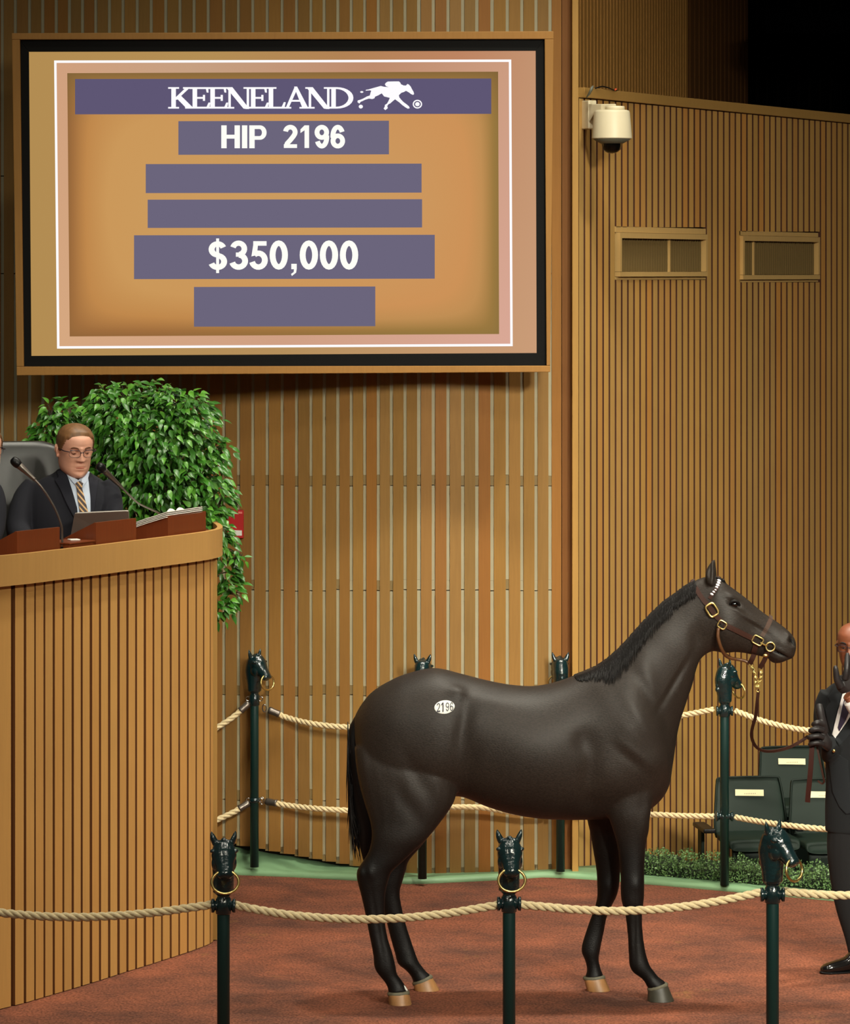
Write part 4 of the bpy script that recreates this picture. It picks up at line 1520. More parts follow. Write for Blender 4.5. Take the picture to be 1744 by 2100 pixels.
for sd in (0, 1):
    def fl_(p):
        return Vector((p.x, 2 * D0 - p.y, p.z)) if sd else p

    def loop(name, pts, r):
        MB().tube([fl_(p) for p in pts], r, n=8, sub=1, closed=True).build(name, M['brass'], halter, smooth=True)

    def rrect(cx, cy, w_, h_, ang, pw=4.5, n=28, o=0.014):
        out = []
        for q in range(n):
            a = 2 * math.pi * q / n
            x = math.copysign(abs(math.cos(a)) ** (2 / pw), math.cos(a)) * w_ / 2
            y = math.copysign(abs(math.sin(a)) ** (2 / pw), math.sin(a)) * h_ / 2
            c_, s_ = math.cos(math.radians(ang)), math.sin(math.radians(ang))
            out.append((cx + x * c_ - y * s_, cy + x * s_ + y * c_))
        c0 = on(cx, cy, o)
        return [Vector((P(x, y, c0.y).x, c0.y, P(x, y, c0.y).z)) for x, y in out]
    loop('buckle', rrect(1461, 1251, 20, 26, -32, 4), .0054)
    loop('square_ring', rrect(1481.5, 1281.5, 17, 15, 32, 4), .0036)
    loop('square_ring', rrect(1554.5, 1313.5, 16, 21, -62, 5), .0036)
    loop('round_ring', rrect(1580.5, 1326.5, 18, 18, 0, 2), .0042)
    MB().tube([fl_(on(1560, 1318)), fl_(on(1567, 1321.5, .018)), fl_(on(1574, 1325))], .0042, n=8).build('snap_link', M['brass'], halter, smooth=True)
    MB().ball(fl_(P(1570.5, 1344, D0 - .052)), (.013, .008, .009)).build('stud', M['brass'], halter, smooth=True)

# ================================================================ lead shank: brass chain, leather strap, loose end
lead = thing('lead_shank', P(1556, 1420, D0), 'brass chain and leather lead running from the halter to the handler\'s hand', 'lead')
lk = MB().torus((0, 0, 0), .011, .0027, axis=(0, 1, 0), n=16, k=6, sx=.62, sy=1.25).mesh('chain_link')
lk.materials.append(M['brass'])
path = [(1540, 1362), (1544, 1372), (1548, 1382), (1551, 1392), (1550, 1402), (1552, 1411)]
path2 = [(1559, 1372), (1562, 1382), (1561, 1391), (1556, 1400), (1556, 1409)]
k = 0
for pth in (path, path2):
    for i in range(len(pth) - 1):
        for f in (0.0, 0.55):
            a, b = Vector((*pth[i], 0)), Vector((*pth[i + 1], 0))
            m_ = a.lerp(b, f + .2)
            o = bpy.data.objects.new('chain_link', lk)
            COL.objects.link(o)
            o.parent = lead
            o.location = P(m_.x, m_.y, D0 - 0.004 + 0.004 * (k % 2)) - lead.location
            o.rotation_euler = (0, math.atan2(b.x - a.x, -(b.y - a.y)) + (k % 2) * .5, (k % 2) * 1.25)
            k += 1
MB().torus(P(1555, 1413, D0), .011, .003, n=18, sx=.9, sy=1.2).build('swivel', M['brass'], lead, smooth=True)
s = MB()
LD = [P(1556, 1416, D0), P(1553.5, 1440, D0 + .02), P(1550, 1470, D0 + .08), P(1543.5, 1494, D0 + .14), P(1542.5, 1512, D0 + .2), P(1550, 1530, D0 + .27), P(1566, 1539.5, D0 + .34), P(1590, 1540, D0 + .42), P(1618, 1533, D0 + .48), P(1640, 1522, D0 + .52), P(1658, 1510, D0 + .54)]
strap_free(s, LD, 0.015, 0.005, side=(0.3, 1, 0.2))
s.build('leather_strap', M['leather'], lead)
s = MB()
strap_free(s, [P(1668, 1505, 18.66), P(1665.5, 1540, 18.65), P(1663, 1580, 18.65), P(1659, 1620, 18.66), P(1657, 1645, 18.67)], 0.024, 0.006, side=(0.2, 1, 0))
s.build('loose_end', mat('red_brown_leather', rgb(54, 24, 18), 0.5, spec=0.2), lead)
s = MB()
strap_free(s, [P(1676, 1530, 18.68), P(1682, 1560, 18.67), P(1689, 1592, 18.68), P(1691, 1603, 18.69), P(1686, 1607, 18.7), P(1678, 1601, 18.7)], 0.009, 0.004, side=(0.2, 1, 0))
s.build('looped_end', M['leather'], lead)

# ================================================================ posts with cast horse-head finials
HB = MB()
HB.loft([((0, .0, -.02), (.034, 0, 0), (0, .034, 0)), ((0, 0, .01), (.034, 0, 0), (0, .037, 0)), ((0, .004, .055), (.035, 0, 0), (0, .044, 0)), ((0, .004, .10), (.037, 0, 0), (0, .05, 0)), ((0, -.004, .14), (.037, 0, 0), (0, .047, .006)),
         ((0, -.008, .168), (.031, 0, 0), (0, .036, .006)), ((0, -.008, .184), (.014, 0, 0), (0, .016, 0))], n=24, sub=3)
ax = Vector((0, -.078, -.088)).normalized()
pr = Vector((0, -.088 / .1176, .078 / .1176))
for_rows = [(0.0, .050, .037), (.03, .047, .041), (.055, .038, .035), (.08, .031, .028), (.105, .027, .026), (.122, .023, .024), (.132, .012, .015)]
HB.loft([(tuple(Vector((0, -.008, .15)) + ax * t), tuple(pr * h), (w_, 0, 0)) for t, h, w_ in for_rows], n=24, sub=3)
for s_ in (-1, 1):
    HB.loft([((s_ * .024, .0, .165), (.012, 0, 0), (0, .011, 0)), ((s_ * .031, -.002, .185), (.011, 0, .002), (0, .009, 0)), ((s_ * .036, -.002, .203), (.007, 0, .001), (0, .006, 0)), ((s_ * .039, -.001, .217), (.0015, 0, 0), (0, .0015, 0))], n=12, sub=3)
    HB.ball((s_ * .036, -.036, .146), (.010, .014, .008))
    HB.ball((s_ * .016, -.092, .062), (.010, .010, .009))
    HB.ball((s_ * .027, -.03, .098), (.014, .026, .03))
for q in range(7):
    a = q / 6
    HB.ball((0, .046 - .05 * a * a, .05 + .125 * a), (.012, .012, .016))
for q in range(9):
    HB.ball((.02 * math.sin(q * 2.4), -.02 - .004 * q, .185 - .007 * q), (.009, .012, .010))
hb_me = remesh(HB, 0.0026, 2)
pole_me = MB().lathe([(.0245, .0), (.0245, .955), (.024, .96)], n=24).mesh('pole')
neck_me = MB().lathe([(.024, .94), (.030, .945), (.030, 1.0), (.026, 1.004), (.0235, 1.012), (.030, 1.018), (.036, 1.024), (.037, 1.03), (.033, 1.036), (.030, 1.04), (.032, 1.05)], n=28).mesh('collar')
cb = MB()
for s_ in (-1, 1):
    cb.lathe([(.012, 0), (.024, .0), (.025, .012), (.017, .016), (.019, .03), (.027, .034), (.027, .044), (.017, .0445)], (s_ * .002, 0, .974), 18, (s_, 0, 0))
bracket_me = cb.mesh('rope_bracket')
ring_me = MB().torus((0, -.093, .035), .043, .0048, axis=(0, 1, -.12), n=36).mesh('ring')
for me_, mk in ((hb_me, 'post'), (pole_me, 'postpole'), (neck_me, 'post'), (bracket_me, 'post'), (ring_me, 'brass')):
    me_.materials.clear()
    me_.materials.append(M[mk])


def make_post(loc, label, yaw, group, scale=1.0, hscale=1.0, low_bracket=None, bracket=True, ropeyaw=0.0):
    r = thing('rope_post', loc, label, 'post', group)

    def add(name, me_, z=0.0, rz=0.0, par=None, sc=None):
        o = bpy.data.objects.new(name, me_)
        COL.objects.link(o)
        o.parent = par or r
        o.location = (0, 0, z)
        o.rotation_euler = (0, 0, rz)
        if sc:
            o.scale = sc
        return o
    dz = 1.234 * (hscale - 1)
    add('pole', pole_me, 0, 0, sc=(1, 1, (0.955 + dz) / 0.955))
    add('collar', neck_me, dz)
    if bracket:
        add('rope_bracket', bracket_me, dz, ropeyaw)
    if low_bracket is not None:
        add('rope_bracket', bracket_me, low_bracket - .974, ropeyaw)
    h = add('horse_head', hb_me, 1.045 + dz, yaw, sc=(1.2, 1.1, 1.0))
    g = add('ring', ring_me, 0, 0, h)
    g['label'] = 'brass ring through the mouth'
    return r


FD = 14.85
gf, gb = 'horse-head posts in the front row', 'horse-head posts along the far kerb'
zt = lambda py, d: CH - (py - HY) * d / F
pf = []
for (px, pyt, lab, yaw) in [(458.5, 1720, 'front rope post before the podium corner, its horse head facing the camera', 0.12), (1044.5, 1716, 'front rope post under the horse\'s belly, its horse head facing the camera', 0.08),
                            (1585, 1697, 'front rope post nearest the handler, its horse head turned to the right', 0.86)]:
    hs = (zt(pyt, FD) + 0.03) / 1.262
    pf.append(make_post((P(px, 0, FD).x, FD, 0), lab, yaw, gf, hscale=hs))
pb = []
for (px, pyb, pyt, lab, yaw, d, lowy, br) in [
    (522, 1778, 1342, 'far rope post on the ramp by the podium, with metal snap hooks', 0.85, 21.81, None, False),
    (866.5, 1802, 1352, 'far rope post behind the horse\'s croup, seen from behind', 2.9, 21.45, 1657, True),
    (1150, 1787, 1348, 'far rope post behind the horse\'s withers, seen from behind', 3.3, 21.70, 1668, True),
    (1486.5, 1815, 1362, 'far rope post under the horse\'s muzzle, beside the green seats', 2.2, 21.27, 1674, True)]:
    zb = CH - (pyb - HY) * d / F
    hs = (zt(pyt, d) - zb + 0.03) / 1.262
    lb = None if lowy is None else zt(lowy, d) - zb
    r = make_post((P(px, 0, d).x, d, max(zb, 0.03)), lab, yaw, gb, hscale=hs, low_bracket=lb, bracket=br)
    pb.append(r)
# eyelets on the ramp post
for py in (1433, 1641):
    z = zt(py, 21.81) - pb[0].location.z
    for s_ in (-1, 1):
        MB().torus((s_ * .036, 0, z), .012, .003, axis=(0, 1, 0), n=16).build('eyelet', M['chrome'], pb[0], smooth=True, local=True)
    MB().lathe([(.026, z - .012), (.028, z - .012), (.028, z + .012), (.026, z + .012)], n=24).build('eyelet_band', M['post'], pb[0], smooth=True, local=True)


# ---------------------------------------------------------------- ropes: three laid strands
def rope_span(pts, label, group, rad=0.0165, start_snap=False, end_snap=False):
    A = catmull(np.array([list(p) for p in pts], float), 14)
    V = [Vector(a) for a in A]
    # even resampling
    ds = [0]
    for a, b in zip(V, V[1:]):
        ds.append(ds[-1] + (b - a).length)
    n = max(8, int(ds[-1] / 0.0075))
    Q = []
    j = 0
    for i in range(n + 1):
        t = ds[-1] * i / n
        while j < len(ds) - 2 and ds[j + 1] < t:
            j += 1
        f = (t - ds[j]) / max(1e-9, ds[j + 1] - ds[j])
        Q.append(V[j].lerp(V[j + 1], f))
    r = thing('rope', Q[len(Q) // 2], label, 'rope', group)
    hr, sr = rad * 0.50, rad * 0.56
    up = Vector((0, 0, 1))
    for s_ in range(3):
        pth = []
        for i, q in enumerate(Q):
            t = (Q[min(i + 1, n)] - Q[max(i - 1, 0)]).normalized()
            sd = t.cross(up).normalized()
            u2 = sd.cross(t)
            a = 2 * math.pi * (s_ / 3 - (ds[-1] * i / n) / 0.105)
            pth.append(q + (sd * math.cos(a) + u2 * math.sin(a)) * hr)
        MB().tube(pth, sr, n=7, sub=1).build('strand', M['rope'], r, smooth=True)
    for flag, a, b in ((start_snap, pts[0], pts[1]), (end_snap, pts[-1], pts[-2])):
        if flag:
            d_ = (Vector(b) - Vector(a)).normalized()
            a = Vector(a)
            f = MB().lathe([(.006, -.004), (.019, 0), (.021, .01), (.019, .05), (.021, .06), (.0205, .066), (.016, .068)], a - d_ * 0.03, 16, d_).build('ferrule', M['gun'], r, smooth=True)
            MB().torus(a - d_ * 0.055, .016, .004, axis=(0, 1, 0), n=18, sx=.7, sy=1.3).build('snap_hook', M['chrome'], r, smooth=True)
    return r


fx = lambda px, py: P(px, py, FD)
g1 = 'rope spans between the front posts'
rope_span([fx(-90, 1849), fx(-20, 1868), fx(70, 1878), fx(180, 1880.5), fx(290, 1874), fx(380, 1863), fx(434, 1855)], 'rope span across the front of the podium slats', g1)
rope_span([fx(483, 1856), fx(540, 1868), fx(620, 1879), fx(720, 1885), fx(820, 1883), fx(920, 1873), fx(1021, 1856)], 'rope span in front of the horse\'s hind legs', g1)
rope_span([fx(1068, 1855), fx(1130, 1861), fx(1210, 1867), fx(1290, 1868), fx(1380, 1862), fx(1470, 1849), fx(1562, 1830)], 'rope span in front of the horse\'s forelegs', g1)
rope_span([fx(1609, 1828), fx(1660, 1833), fx(1720, 1836), fx(1790, 1836), fx(1860, 1832)], 'rope span crossing before the handler\'s legs', g1)
g2 = 'rope spans along the far kerb'
d1, d2, d3, d4 = 21.81, 21.45, 21.69, 21.27
rope_span([P(561, 1460, 21.80), P(590, 1472, 21.8), P(640, 1484, 21.7), P(700, 1490.5, 21.62), P(760, 1490, 21.55), P(843, 1470, d2)], 'upper far rope behind the horse\'s rump', g2, start_snap=True)
rope_span([P(556, 1645.5, 21.80), P(600, 1653, 21.75), P(660, 1659, 21.65), P(720, 1662, 21.6), P(790, 1662, 21.52), P(848, 1658, d2)], 'lower far rope behind the horse\'s tail', g2, start_snap=True)
rope_span([P(503, 1449, 21.81), P(484, 1466, 21.80), P(462, 1482, 21.79), P(436, 1497, 21.78), P(405, 1510, 21.8), P(372, 1518, 21.78)], 'short upper rope between the ramp post and podium', g2, start_snap=True)
rope_span([P(502, 1652, 21.81), P(484, 1663, 21.80), P(462, 1674, 21.79), P(436, 1685, 21.78), P(405, 1695, 21.8), P(372, 1702, 21.78)], 'short lower rope between the ramp post and podium', g2, start_snap=True)
rope_span([P(890, 1452, d2), P(950, 1478, 21.5), P(1010, 1490, 21.55), P(1070, 1480, 21.6), P(1128, 1452, d3)], 'upper far rope hidden behind the horse\'s back', g2)
rope_span([P(889, 1657, d2), P(930, 1655.5, 21.5), P(985, 1656, 21.55), P(1040, 1664, 21.6), P(1090, 1670, 21.65), P(1129, 1669, d3)], 'lower far rope seen under the horse\'s belly', g2)
rope_span([P(1172, 1455, d3), P(1230, 1474, 21.6), P(1310, 1481, 21.5), P(1400, 1467, 21.37), P(1464, 1455, d4)], 'upper far rope behind the horse\'s chest', g2)
rope_span([P(1172, 1668, d3), P(1230, 1668, 21.6), P(1320, 1669.5, 21.45), P(1400, 1673, 21.35), P(1464, 1674, d4)], 'lower far rope beside the horse\'s forelegs', g2)
rope_span([P(1509, 1458, d4), P(1560, 1477, 21.15), P(1610, 1490, 21.05), P(1660, 1498, 20.95), P(1730, 1500, 20.8), P(1830, 1490, 20.6)], 'upper far rope behind the lead strap and handler', g2)
rope_span([P(1509, 1676, d4), P(1560, 1685, 21.15), P(1620, 1693, 21.0), P(1690, 1700, 20.9), P(1760, 1702, 20.75), P(1830, 1700, 20.6)], 'lower far rope in front of the green seats', g2)
# ================================================================ people
HT = [0, .05, .12, .2, .3, .4, .5, .6, .7, .8, .9, .96, 1]
HWD = [.026, .043, .054, .062, .0685, .072, .0745, .0765, .077, .073, .059, .040, .004]
HFR = [.072, .087, .091, .091, .091, .091, .090, .093, .095, .089, .066, .042, .004]
HBK = [.012, .02, .035, .052, .07, .082, .091, .097, .098, .091, .069, .044, .004]


def gs(v, c, r):
    return np.exp(-((v - c) / r) ** 2)


def face_disp(x, z):
    d = np.zeros_like(x)
    t = np.clip((0.030 - z) / 0.055, 0, 1)
    d += np.where((z < .034) & (z > -.04), (0.006 + 0.021 * t) * np.exp(-(x / (0.009 + 0.007 * t)) ** 2) * np.clip((z + .034) / .008, 0, 1), 0)
    for s in (-1, 1):
        d += -.0115 * gs(x, s * .031, .016) * gs(z, .012, .011)
        d += .0055 * gs(x, s * .030, .02) * gs(z, .030, .007)
        d += .0055 * gs(x, s * .042, .02) * gs(z, -.022, .02)
        d += .006 * gs(x, s * .014, .006) * gs(z, -.026, .007)
        d += -.003 * gs(x, s * .03, .006) * gs(z, -.045, .016)
    d += .0055 * gs(x, 0, .026) * gs(z, -.052, .008)
    d += -.006 * gs(x, 0, .026) * gs(z, -.0605, .0028)
    d += .0055 * gs(x, 0, .020) * gs(z, -.068, .006)
    d += -.005 * gs(x, 0, .022) * gs(z, -.079, .005)
    d += .008 * gs(x, 0, .018) * gs(z, -.097, .012)
    return d


def head_grid(jowl=0.0, nz=84, na=96):
    ts = np.linspace(0, 1, nz)
    w_ = np.interp(ts, HT, HWD) + jowl * np.exp(-((ts - .14) / .16) ** 2)
    f_ = np.interp(ts, HT, HFR) + jowl * .4 * np.exp(-((ts - .1) / .15) ** 2)
    b_ = np.interp(ts, HT, HBK)
    k = np.array([.25, .5, .25])
    for a_ in (w_, f_, b_):
        for _ in range(4):
            a_[1:-1] = np.convolve(a_, k, 'valid')
    rows = []
    for t, hw, f, b in zip(ts, w_, f_, b_):
        z = -.1175 + .235 * t
        th = np.linspace(0, 2 * np.pi, na, endpoint=False)
        s_, c_ = np.sin(th), np.cos(th)
        x = hw * np.sign(s_) * np.abs(s_) ** (2 / 2.15)
        y = np.where(c_ > 0, -f, b) * np.abs(c_) ** (2 / 2.15)
        fr = np.clip(c_ * 1.5, 0, 1)
        y = y - face_disp(x, np.full_like(x, z)) * fr
        rows.append(np.stack([x, y, np.full_like(x, z)], 1))
    return rows


def add_head(mb, X, jowl=0.0):
    rows = head_grid(jowl)
    mb.rings([[X @ Vector(p) for p in r] for r in rows])
    for s in (-1, 1):
        R3 = X.to_3x3()
        sc = R3.col[0].length
        Rn = R3.normalized() @ Matrix.Rotation(s * .45, 3, 'Z')
        mb.ball(X @ Vector((s * .079, .012, -.002)), (.006 * sc, .017 * sc, .031 * sc), M=Rn)
        mb.ball(X @ Vector((s * .085, .020, .006)), (.005 * sc, .012 * sc, .020 * sc), M=Rn)
        mb.ball(X @ Vector((s * .079, .006, -.026)), (.006 * sc, .008 * sc, .009 * sc), M=Rn)
    return rows


def hair_cap(name, X, rows, m, parent, hairline, off=.006, jowl=0):
    """scalp hair: the head surface lifted a little, kept above a hairline function(angle 0 = front)"""
    na = len(rows[0])
    sel = []
    mb = MB()
    idx = {}
    V = []
    for i, r in enumerate(rows):
        for j in range(na):
            a = 2 * math.pi * j / na
            a = a if a <= math.pi else 2 * math.pi - a
            z0 = hairline(a, r[j][0])
            lift = off * min(1, max(0, (r[j][2] - z0) / .012))
            c = Vector((0, .005, .01))
            p = Vector(r[j])
            n = (p - c).normalized()
            idx[(i, j)] = (len(V), r[j][2] > z0 - .002)
            V.append(X @ (p + n * (lift - .001)))
    fs = []
    for i in range(len(rows) - 1):
        for j in range(na):
            q = [(i, j), (i, (j + 1) % na), (i + 1, (j + 1) % na), (i + 1, j)]
            if all(idx[k][1] for k in q):
                fs.append(tuple(idx[k][0] for k in q))
    fs.append(tuple(idx[(len(rows) - 1, j)][0] for j in range(na)))
    mb.add(V, fs)
    me = mb.mesh(name, top(parent).location)
    bm = bmesh.new()
    bm.from_mesh(me)
    bmesh.ops.delete(bm, geom=[v for v in bm.verts if not v.link_faces], context='VERTS')
    bmesh.ops.recalc_face_normals(bm, faces=bm.faces)
    bm.to_mesh(me)
    bm.free()
    me.shade_smooth()
    o = link(name, me, m, parent)
    return o


def head_extras(X, person, specs=True, lid=1.0, lidm='skin', brow='hairdark'):
    Rn = X.to_3x3().normalized()
    sc = X.to_3x3().col[0].length
    for s in (-1, 1):
        MB().ball(X @ Vector((s * .031, -.0755, .012)), .0115 * sc).build('eye', M['eyewhite'], person, smooth=True)
        ey = person.children[-1]
        MB().ball(X @ Vector((s * .031, -.0835, .0085)), (.0052 * sc, .0045 * sc, .0052 * sc)).build('iris', M['iris'], ey, smooth=True)
        MB().ball(X @ Vector((s * .031, -.0765, .0125 + .006 * (1 - lid))), (.0145 * sc, .0125 * sc, .0112 * sc), M=Rn).build('eyelid', M[lidm], person, smooth=True)
        zl_ = .0125 + .006 * (1 - lid) - .0075
        MB().tube([X @ Vector(p) for p in [(s * .019, -.0825, zl_ + .003), (s * .026, -.0885, zl_), (s * .034, -.0885, zl_ - .0005), (s * .043, -.0815, zl_ + .003)]], [.0006 * sc, .0013 * sc, .0014 * sc, .0006 * sc], n=6).build('eyelash', M[brow], person, smooth=True)
        b = [(s * .014, -.094, .028), (s * .024, -.0955, .0335), (s * .036, -.090, .0345), (s * .047, -.080, .029)]
        MB().tube([X @ Vector(p) for p in b], [.002 * sc, .0034 * sc, .0032 * sc, .0015 * sc], n=8).build('eyebrow', M[brow], person, smooth=True)
    if specs:
        g = MB()
        for s in (-1, 1):
            pts = []
            for q in range(24):
                a = 2 * math.pi * q / 24
                x = math.copysign(abs(math.cos(a)) ** .6, math.cos(a)) * .0255
                z = math.copysign(abs(math.sin(a)) ** .6, math.sin(a)) * .016
                pts.append(X @ Vector((s * .0325 + x, -.1045 + abs(s * .0325 + x) ** 2 * 3.0, .008 + z)))
            g.tube(pts, .0011 * sc, n=6, sub=1, closed=True)
            g.tube([X @ Vector(p) for p in [(s * .057, -.094, .016), (s * .0755, -.075, .016), (s * .0795, -.03, .013), (s * .081, .012, .008)]], .0024 * sc, n=6)
            g.tube([X @ Vector((s * .0345 + xx, -.1046 + abs(s * .0345 + xx) ** 2 * 3.0, .0245)) for xx in (-.02, -.01, 0, .01, .021)], .0017 * sc, n=6)
        g.tube([X @ Vector(p) for p in [(-.0085, -.1045, .012), (0, -.107, .015), (.0085, -.1045, .012)]], .0017 * sc, n=6)
        g.build('spectacles', M['specs'], person, smooth=True)


def limb(mb, pts, rad, n=18, ell=1.0):
    mb.tube(pts, rad, n=n, sub=4, ell=ell)


def hand(mb, wrist, fwd, back, side, curl=0.5, s=1.0):
    """palm and five fingers; fwd = wrist to knuckles, back = normal of the hand's back, side = towards the thumb"""
    f, b = Vector(fwd).normalized(), Vector(back).normalized()
    sd = Vector(side)
    sd = (sd - f * sd.dot(f)).normalized()
    b = (b - f * b.dot(f) - sd * b.dot(sd)).normalized()
    w0 = Vector(wrist)
    mb.loft([(tuple(w0 - f * .02 * s), tuple(sd * .027 * s), tuple(b * .019 * s)), (tuple(w0 + f * .02 * s), tuple(sd * .034 * s), tuple(b * .017 * s)), (tuple(w0 + f * .06 * s), tuple(sd * .041 * s), tuple(b * .015 * s)),
             (tuple(w0 + f * .095 * s), tuple(sd * .040 * s), tuple(b * .0125 * s))], n=16)
    for k, (o, L) in enumerate([(.030, .073), (.010, .082), (-.010, .077), (-.030, .060)]):
        p = w0 + f * .082 * s + sd * o * s
        d = f.copy()
        pts = [p - f * .012 * s, p]
        for seg, fr in enumerate((.45, .31, .24)):
            d = (d * math.cos(curl * .9) - b * math.sin(curl * .9)).normalized() if seg or curl > .2 else d
            ax_ = sd
            b2 = ax_.cross(d)
            pts.append(pts[-1] + d * L * fr * s)
            b = b
            bb = (b - d * b.dot(d))
            d = d
        mb.tube(pts, [.0095 * s, .0095 * s, .009 * s, .008 * s, .0055 * s], n=10, sub=3)
    p = w0 + f * .02 * s + sd * .026 * s
    d = (f * .6 + sd * .75).normalized()
    mb.tube([p, p + d * .03 * s, p + (d * .8 + f * .3).normalized() * .055 * s - b * .006 * s, p + (d * .6 + f * .6).normalized() * .078 * s - b * .016 * s], [.013 * s, .0115 * s, .010 * s, .006 * s], n=10, sub=3)


def spot(px, py, d, dy=0.0):
    p = P(px, py, d)
    return Vector((p.x, d + dy, p.z))


def seated_man(label, hx, hy, D, yaw, pitch, sc, dx=0, hair=True, tie=True):
    """man in a navy suit seated behind the podium; hx, hy is the middle of the head in the photograph"""
    X = Matrix.Translation(spot(hx, hy, D, -.02)) @ Matrix.Rotation(yaw, 4, 'Z') @ Matrix.Rotation(pitch, 4, 'X') @ Matrix.Scale(sc, 4)
    g = spot(hx - 15, 1200, D)
    per = thing('person', (g.x, D, 1.33), label, 'person')
    q = lambda px, py, dy=0.0: spot(hx - 154 + dx + px, hy - 922 + py, D, dy)
    sk = MB()
    rows = add_head(sk, X, .008)
    limb(sk, [q(151, 945, .01), q(148, 970, .015), q(146, 1000, .02)], [.058, .062, .07])
    sk.loft([(tuple(q(143, y, .02)), (hw, 0, 0), (0, dp, 0)) for y, hw, dp in [(985, .12, .07), (1005, .18, .08), (1050, .17, .09), (1120, .16, .10), (1210, .16, .11)]], n=24)
    wl_, wr_ = q(118, 1118, -.42), q(205, 1116, -.40)
    for s, sh, el, wr_p in ((-1, q(68, 1010), q(50, 1088, -.12), wl_), (1, q(216, 1006), q(232, 1082, -.12), wr_)):
        limb(sk, [sh, el, wr_p], [.045, .04, .027])
        hand(sk, wr_p, (s * -.25, -1, -.05), (0, 0, 1), (-s, 0, 0), .35)
    hips = q(143, 1210, .02)
    for s in (-1, 1):
        kn = Vector((hips.x + s * .12, D - .48, hips.z - .03))
        limb(sk, [hips + Vector((s * .09, 0, 0)), kn, Vector((kn.x, kn.y - .02, 1.44))], [.07, .05, .035])
    link('body', remesh(sk, .0036, 2, .4), M['skin'], per).data.transform(Matrix.Translation(-per.location))
    # jacket
    jk = MB()
    jk.loft([(tuple(q(148, 962, .03)), (.072, 0, 0), (0, .066, 0)), (tuple(q(147, 972, .025)), (.10, 0, 0), (0, .08, 0)), (tuple(q(144, 984, .02)), (.155, 0, 0), (0, .098, 0)), (tuple(q(143, 998, .02)), (.198, 0, 0), (0, .113, 0)),
             (tuple(q(142, 1020, .01)), (.212, 0, 0), (0, .128, 0)), (tuple(q(141, 1060, .0)), (.215, 0, 0), (0, .145, 0)), (tuple(q(142, 1110, .0)), (.21, 0, 0), (0, .155, 0)), (tuple(q(143, 1170, .02)), (.205, 0, 0), (0, .15, 0)), (tuple(q(143, 1225, .03)), (.21, 0, 0), (0, .16, 0))], n=36, exp=2.25)
    limb(jk, [q(72, 996, .02), q(57, 1018, 0), q(46, 1050, -.05), q(44, 1088, -.12), q(70, 1110, -.24), wl_ + Vector((0, .05, 0))], [.058, .067, .066, .062, .053, .041])
    limb(jk, [q(212, 993, .02), q(224, 1014, 0), q(230, 1045, -.05), q(229, 1084, -.12), q(220, 1106, -.24), wr_ + Vector((0, .05, 0))], [.054, .060, .060, .056, .05, .041])
    jm = remesh(jk, .006, 8)
    bv = bvh_of(jm)
    link('jacket', jm, M['suit'], per).data.transform(Matrix.Translation(-per.location))
    pq = lambda pts: [(hx - 154 + dx + x, hy - 922 + y) for x, y in pts]
    patch('shirt', pq([(128, 958), (140, 975), (160, 985), (176, 972), (181, 966), (186, 1010), (190, 1062), (160, 1062), (150, 1020), (138, 985)]), bv, D, .005, M['shirt'], per)
    patch('collar', pq([(124, 950), (132, 954), (146, 976), (160, 984), (158, 998), (150, 990), (136, 972)]), bv, D, .012, M['shirt'], per)
    patch('collar', pq([(182, 962), (176, 970), (166, 984), (170, 1000), (180, 985), (184, 968)]), bv, D, .012, M['shirt'], per)
    patch('lapel', pq([(121, 953), (126, 951), (140, 980), (150, 1012), (158, 1040), (161, 1066), (152, 1062), (138, 1036), (124, 1004), (112, 984), (120, 978), (114, 962)]), bv, D, .010, M['lapel'], per)
    patch('lapel', pq([(180, 962), (187, 966), (196, 985), (203, 980), (200, 1000), (196, 1030), (191, 1066), (187, 1066), (186, 1020), (182, 985)]), bv, D, .010, M['lapel'], per)
    if tie:
        tm = bpy.data.materials.get('striped_tie') or tie_mat()
        patch('tie', pq([(158, 990), (163, 986), (171, 991), (168, 999), (176, 1030), (184, 1062), (166, 1062), (160, 1025), (157, 999)]), bv, D, .012, tm, per, fine=2)
        patch('tie_knot', pq([(154, 993), (158, 988), (165, 987), (170, 992), (168, 1000), (160, 1002)]), bv, D, .016, tm, per, fine=2)
    tr_ = MB()
    for s in (-1, 1):
        kn = Vector((hips.x + s * .12, D - .48, hips.z - .03))
        limb(tr_, [hips + Vector((s * .08, .03, -.02)), kn, Vector((kn.x, kn.y - .03, kn.z - .12)), Vector((kn.x, kn.y - .02, 1.42))], [.105, .08, .07, .055])
    link('trousers', remesh(tr_, .01, 4), M['suit'], per).data.transform(Matrix.Translation(-per.location))
    for s in (-1, 1):
        MB().loft([((hips.x + s * .12, D - .45, 1.365), (.03, 0, 0), (0, 0, .03)), ((hips.x + s * .12, D - .52, 1.375), (.042, 0, 0), (0, 0, .042)), ((hips.x + s * .12, D - .62, 1.36), (.045, 0, 0), (0, 0, .028)), ((hips.x + s * .12, D - .74, 1.35), (.02, 0, 0), (0, 0, .014))], n=16).build('shoe', M['shoe'], per, smooth=True)

    def hl(a, x):
        # receding front, low sides and nape
        if a < .9:
            return .078 + .005 * math.cos(a * 3.0) - max(0, a - .6) * .05
        if a < 1.3:
            return .066 - (a - .9) * .16
        if a < 1.62:
            return .002 - (a - 1.3) * .03
        return -.008 - (a - 1.62) * .035
    hair_cap('hair', X, rows, M['hair'], per, hl, .0075)
    head_extras(X, per)
    MB().tube([X @ Vector(p) for p in [(-.020, -.0925, -.0612), (-.008, -.0975, -.060), (.006, -.098, -.0598), (.020, -.0925, -.0618)]], [.0012, .0030, .0030, .0012], n=8).build('lip', M['lip'], per, smooth=True)
    return per


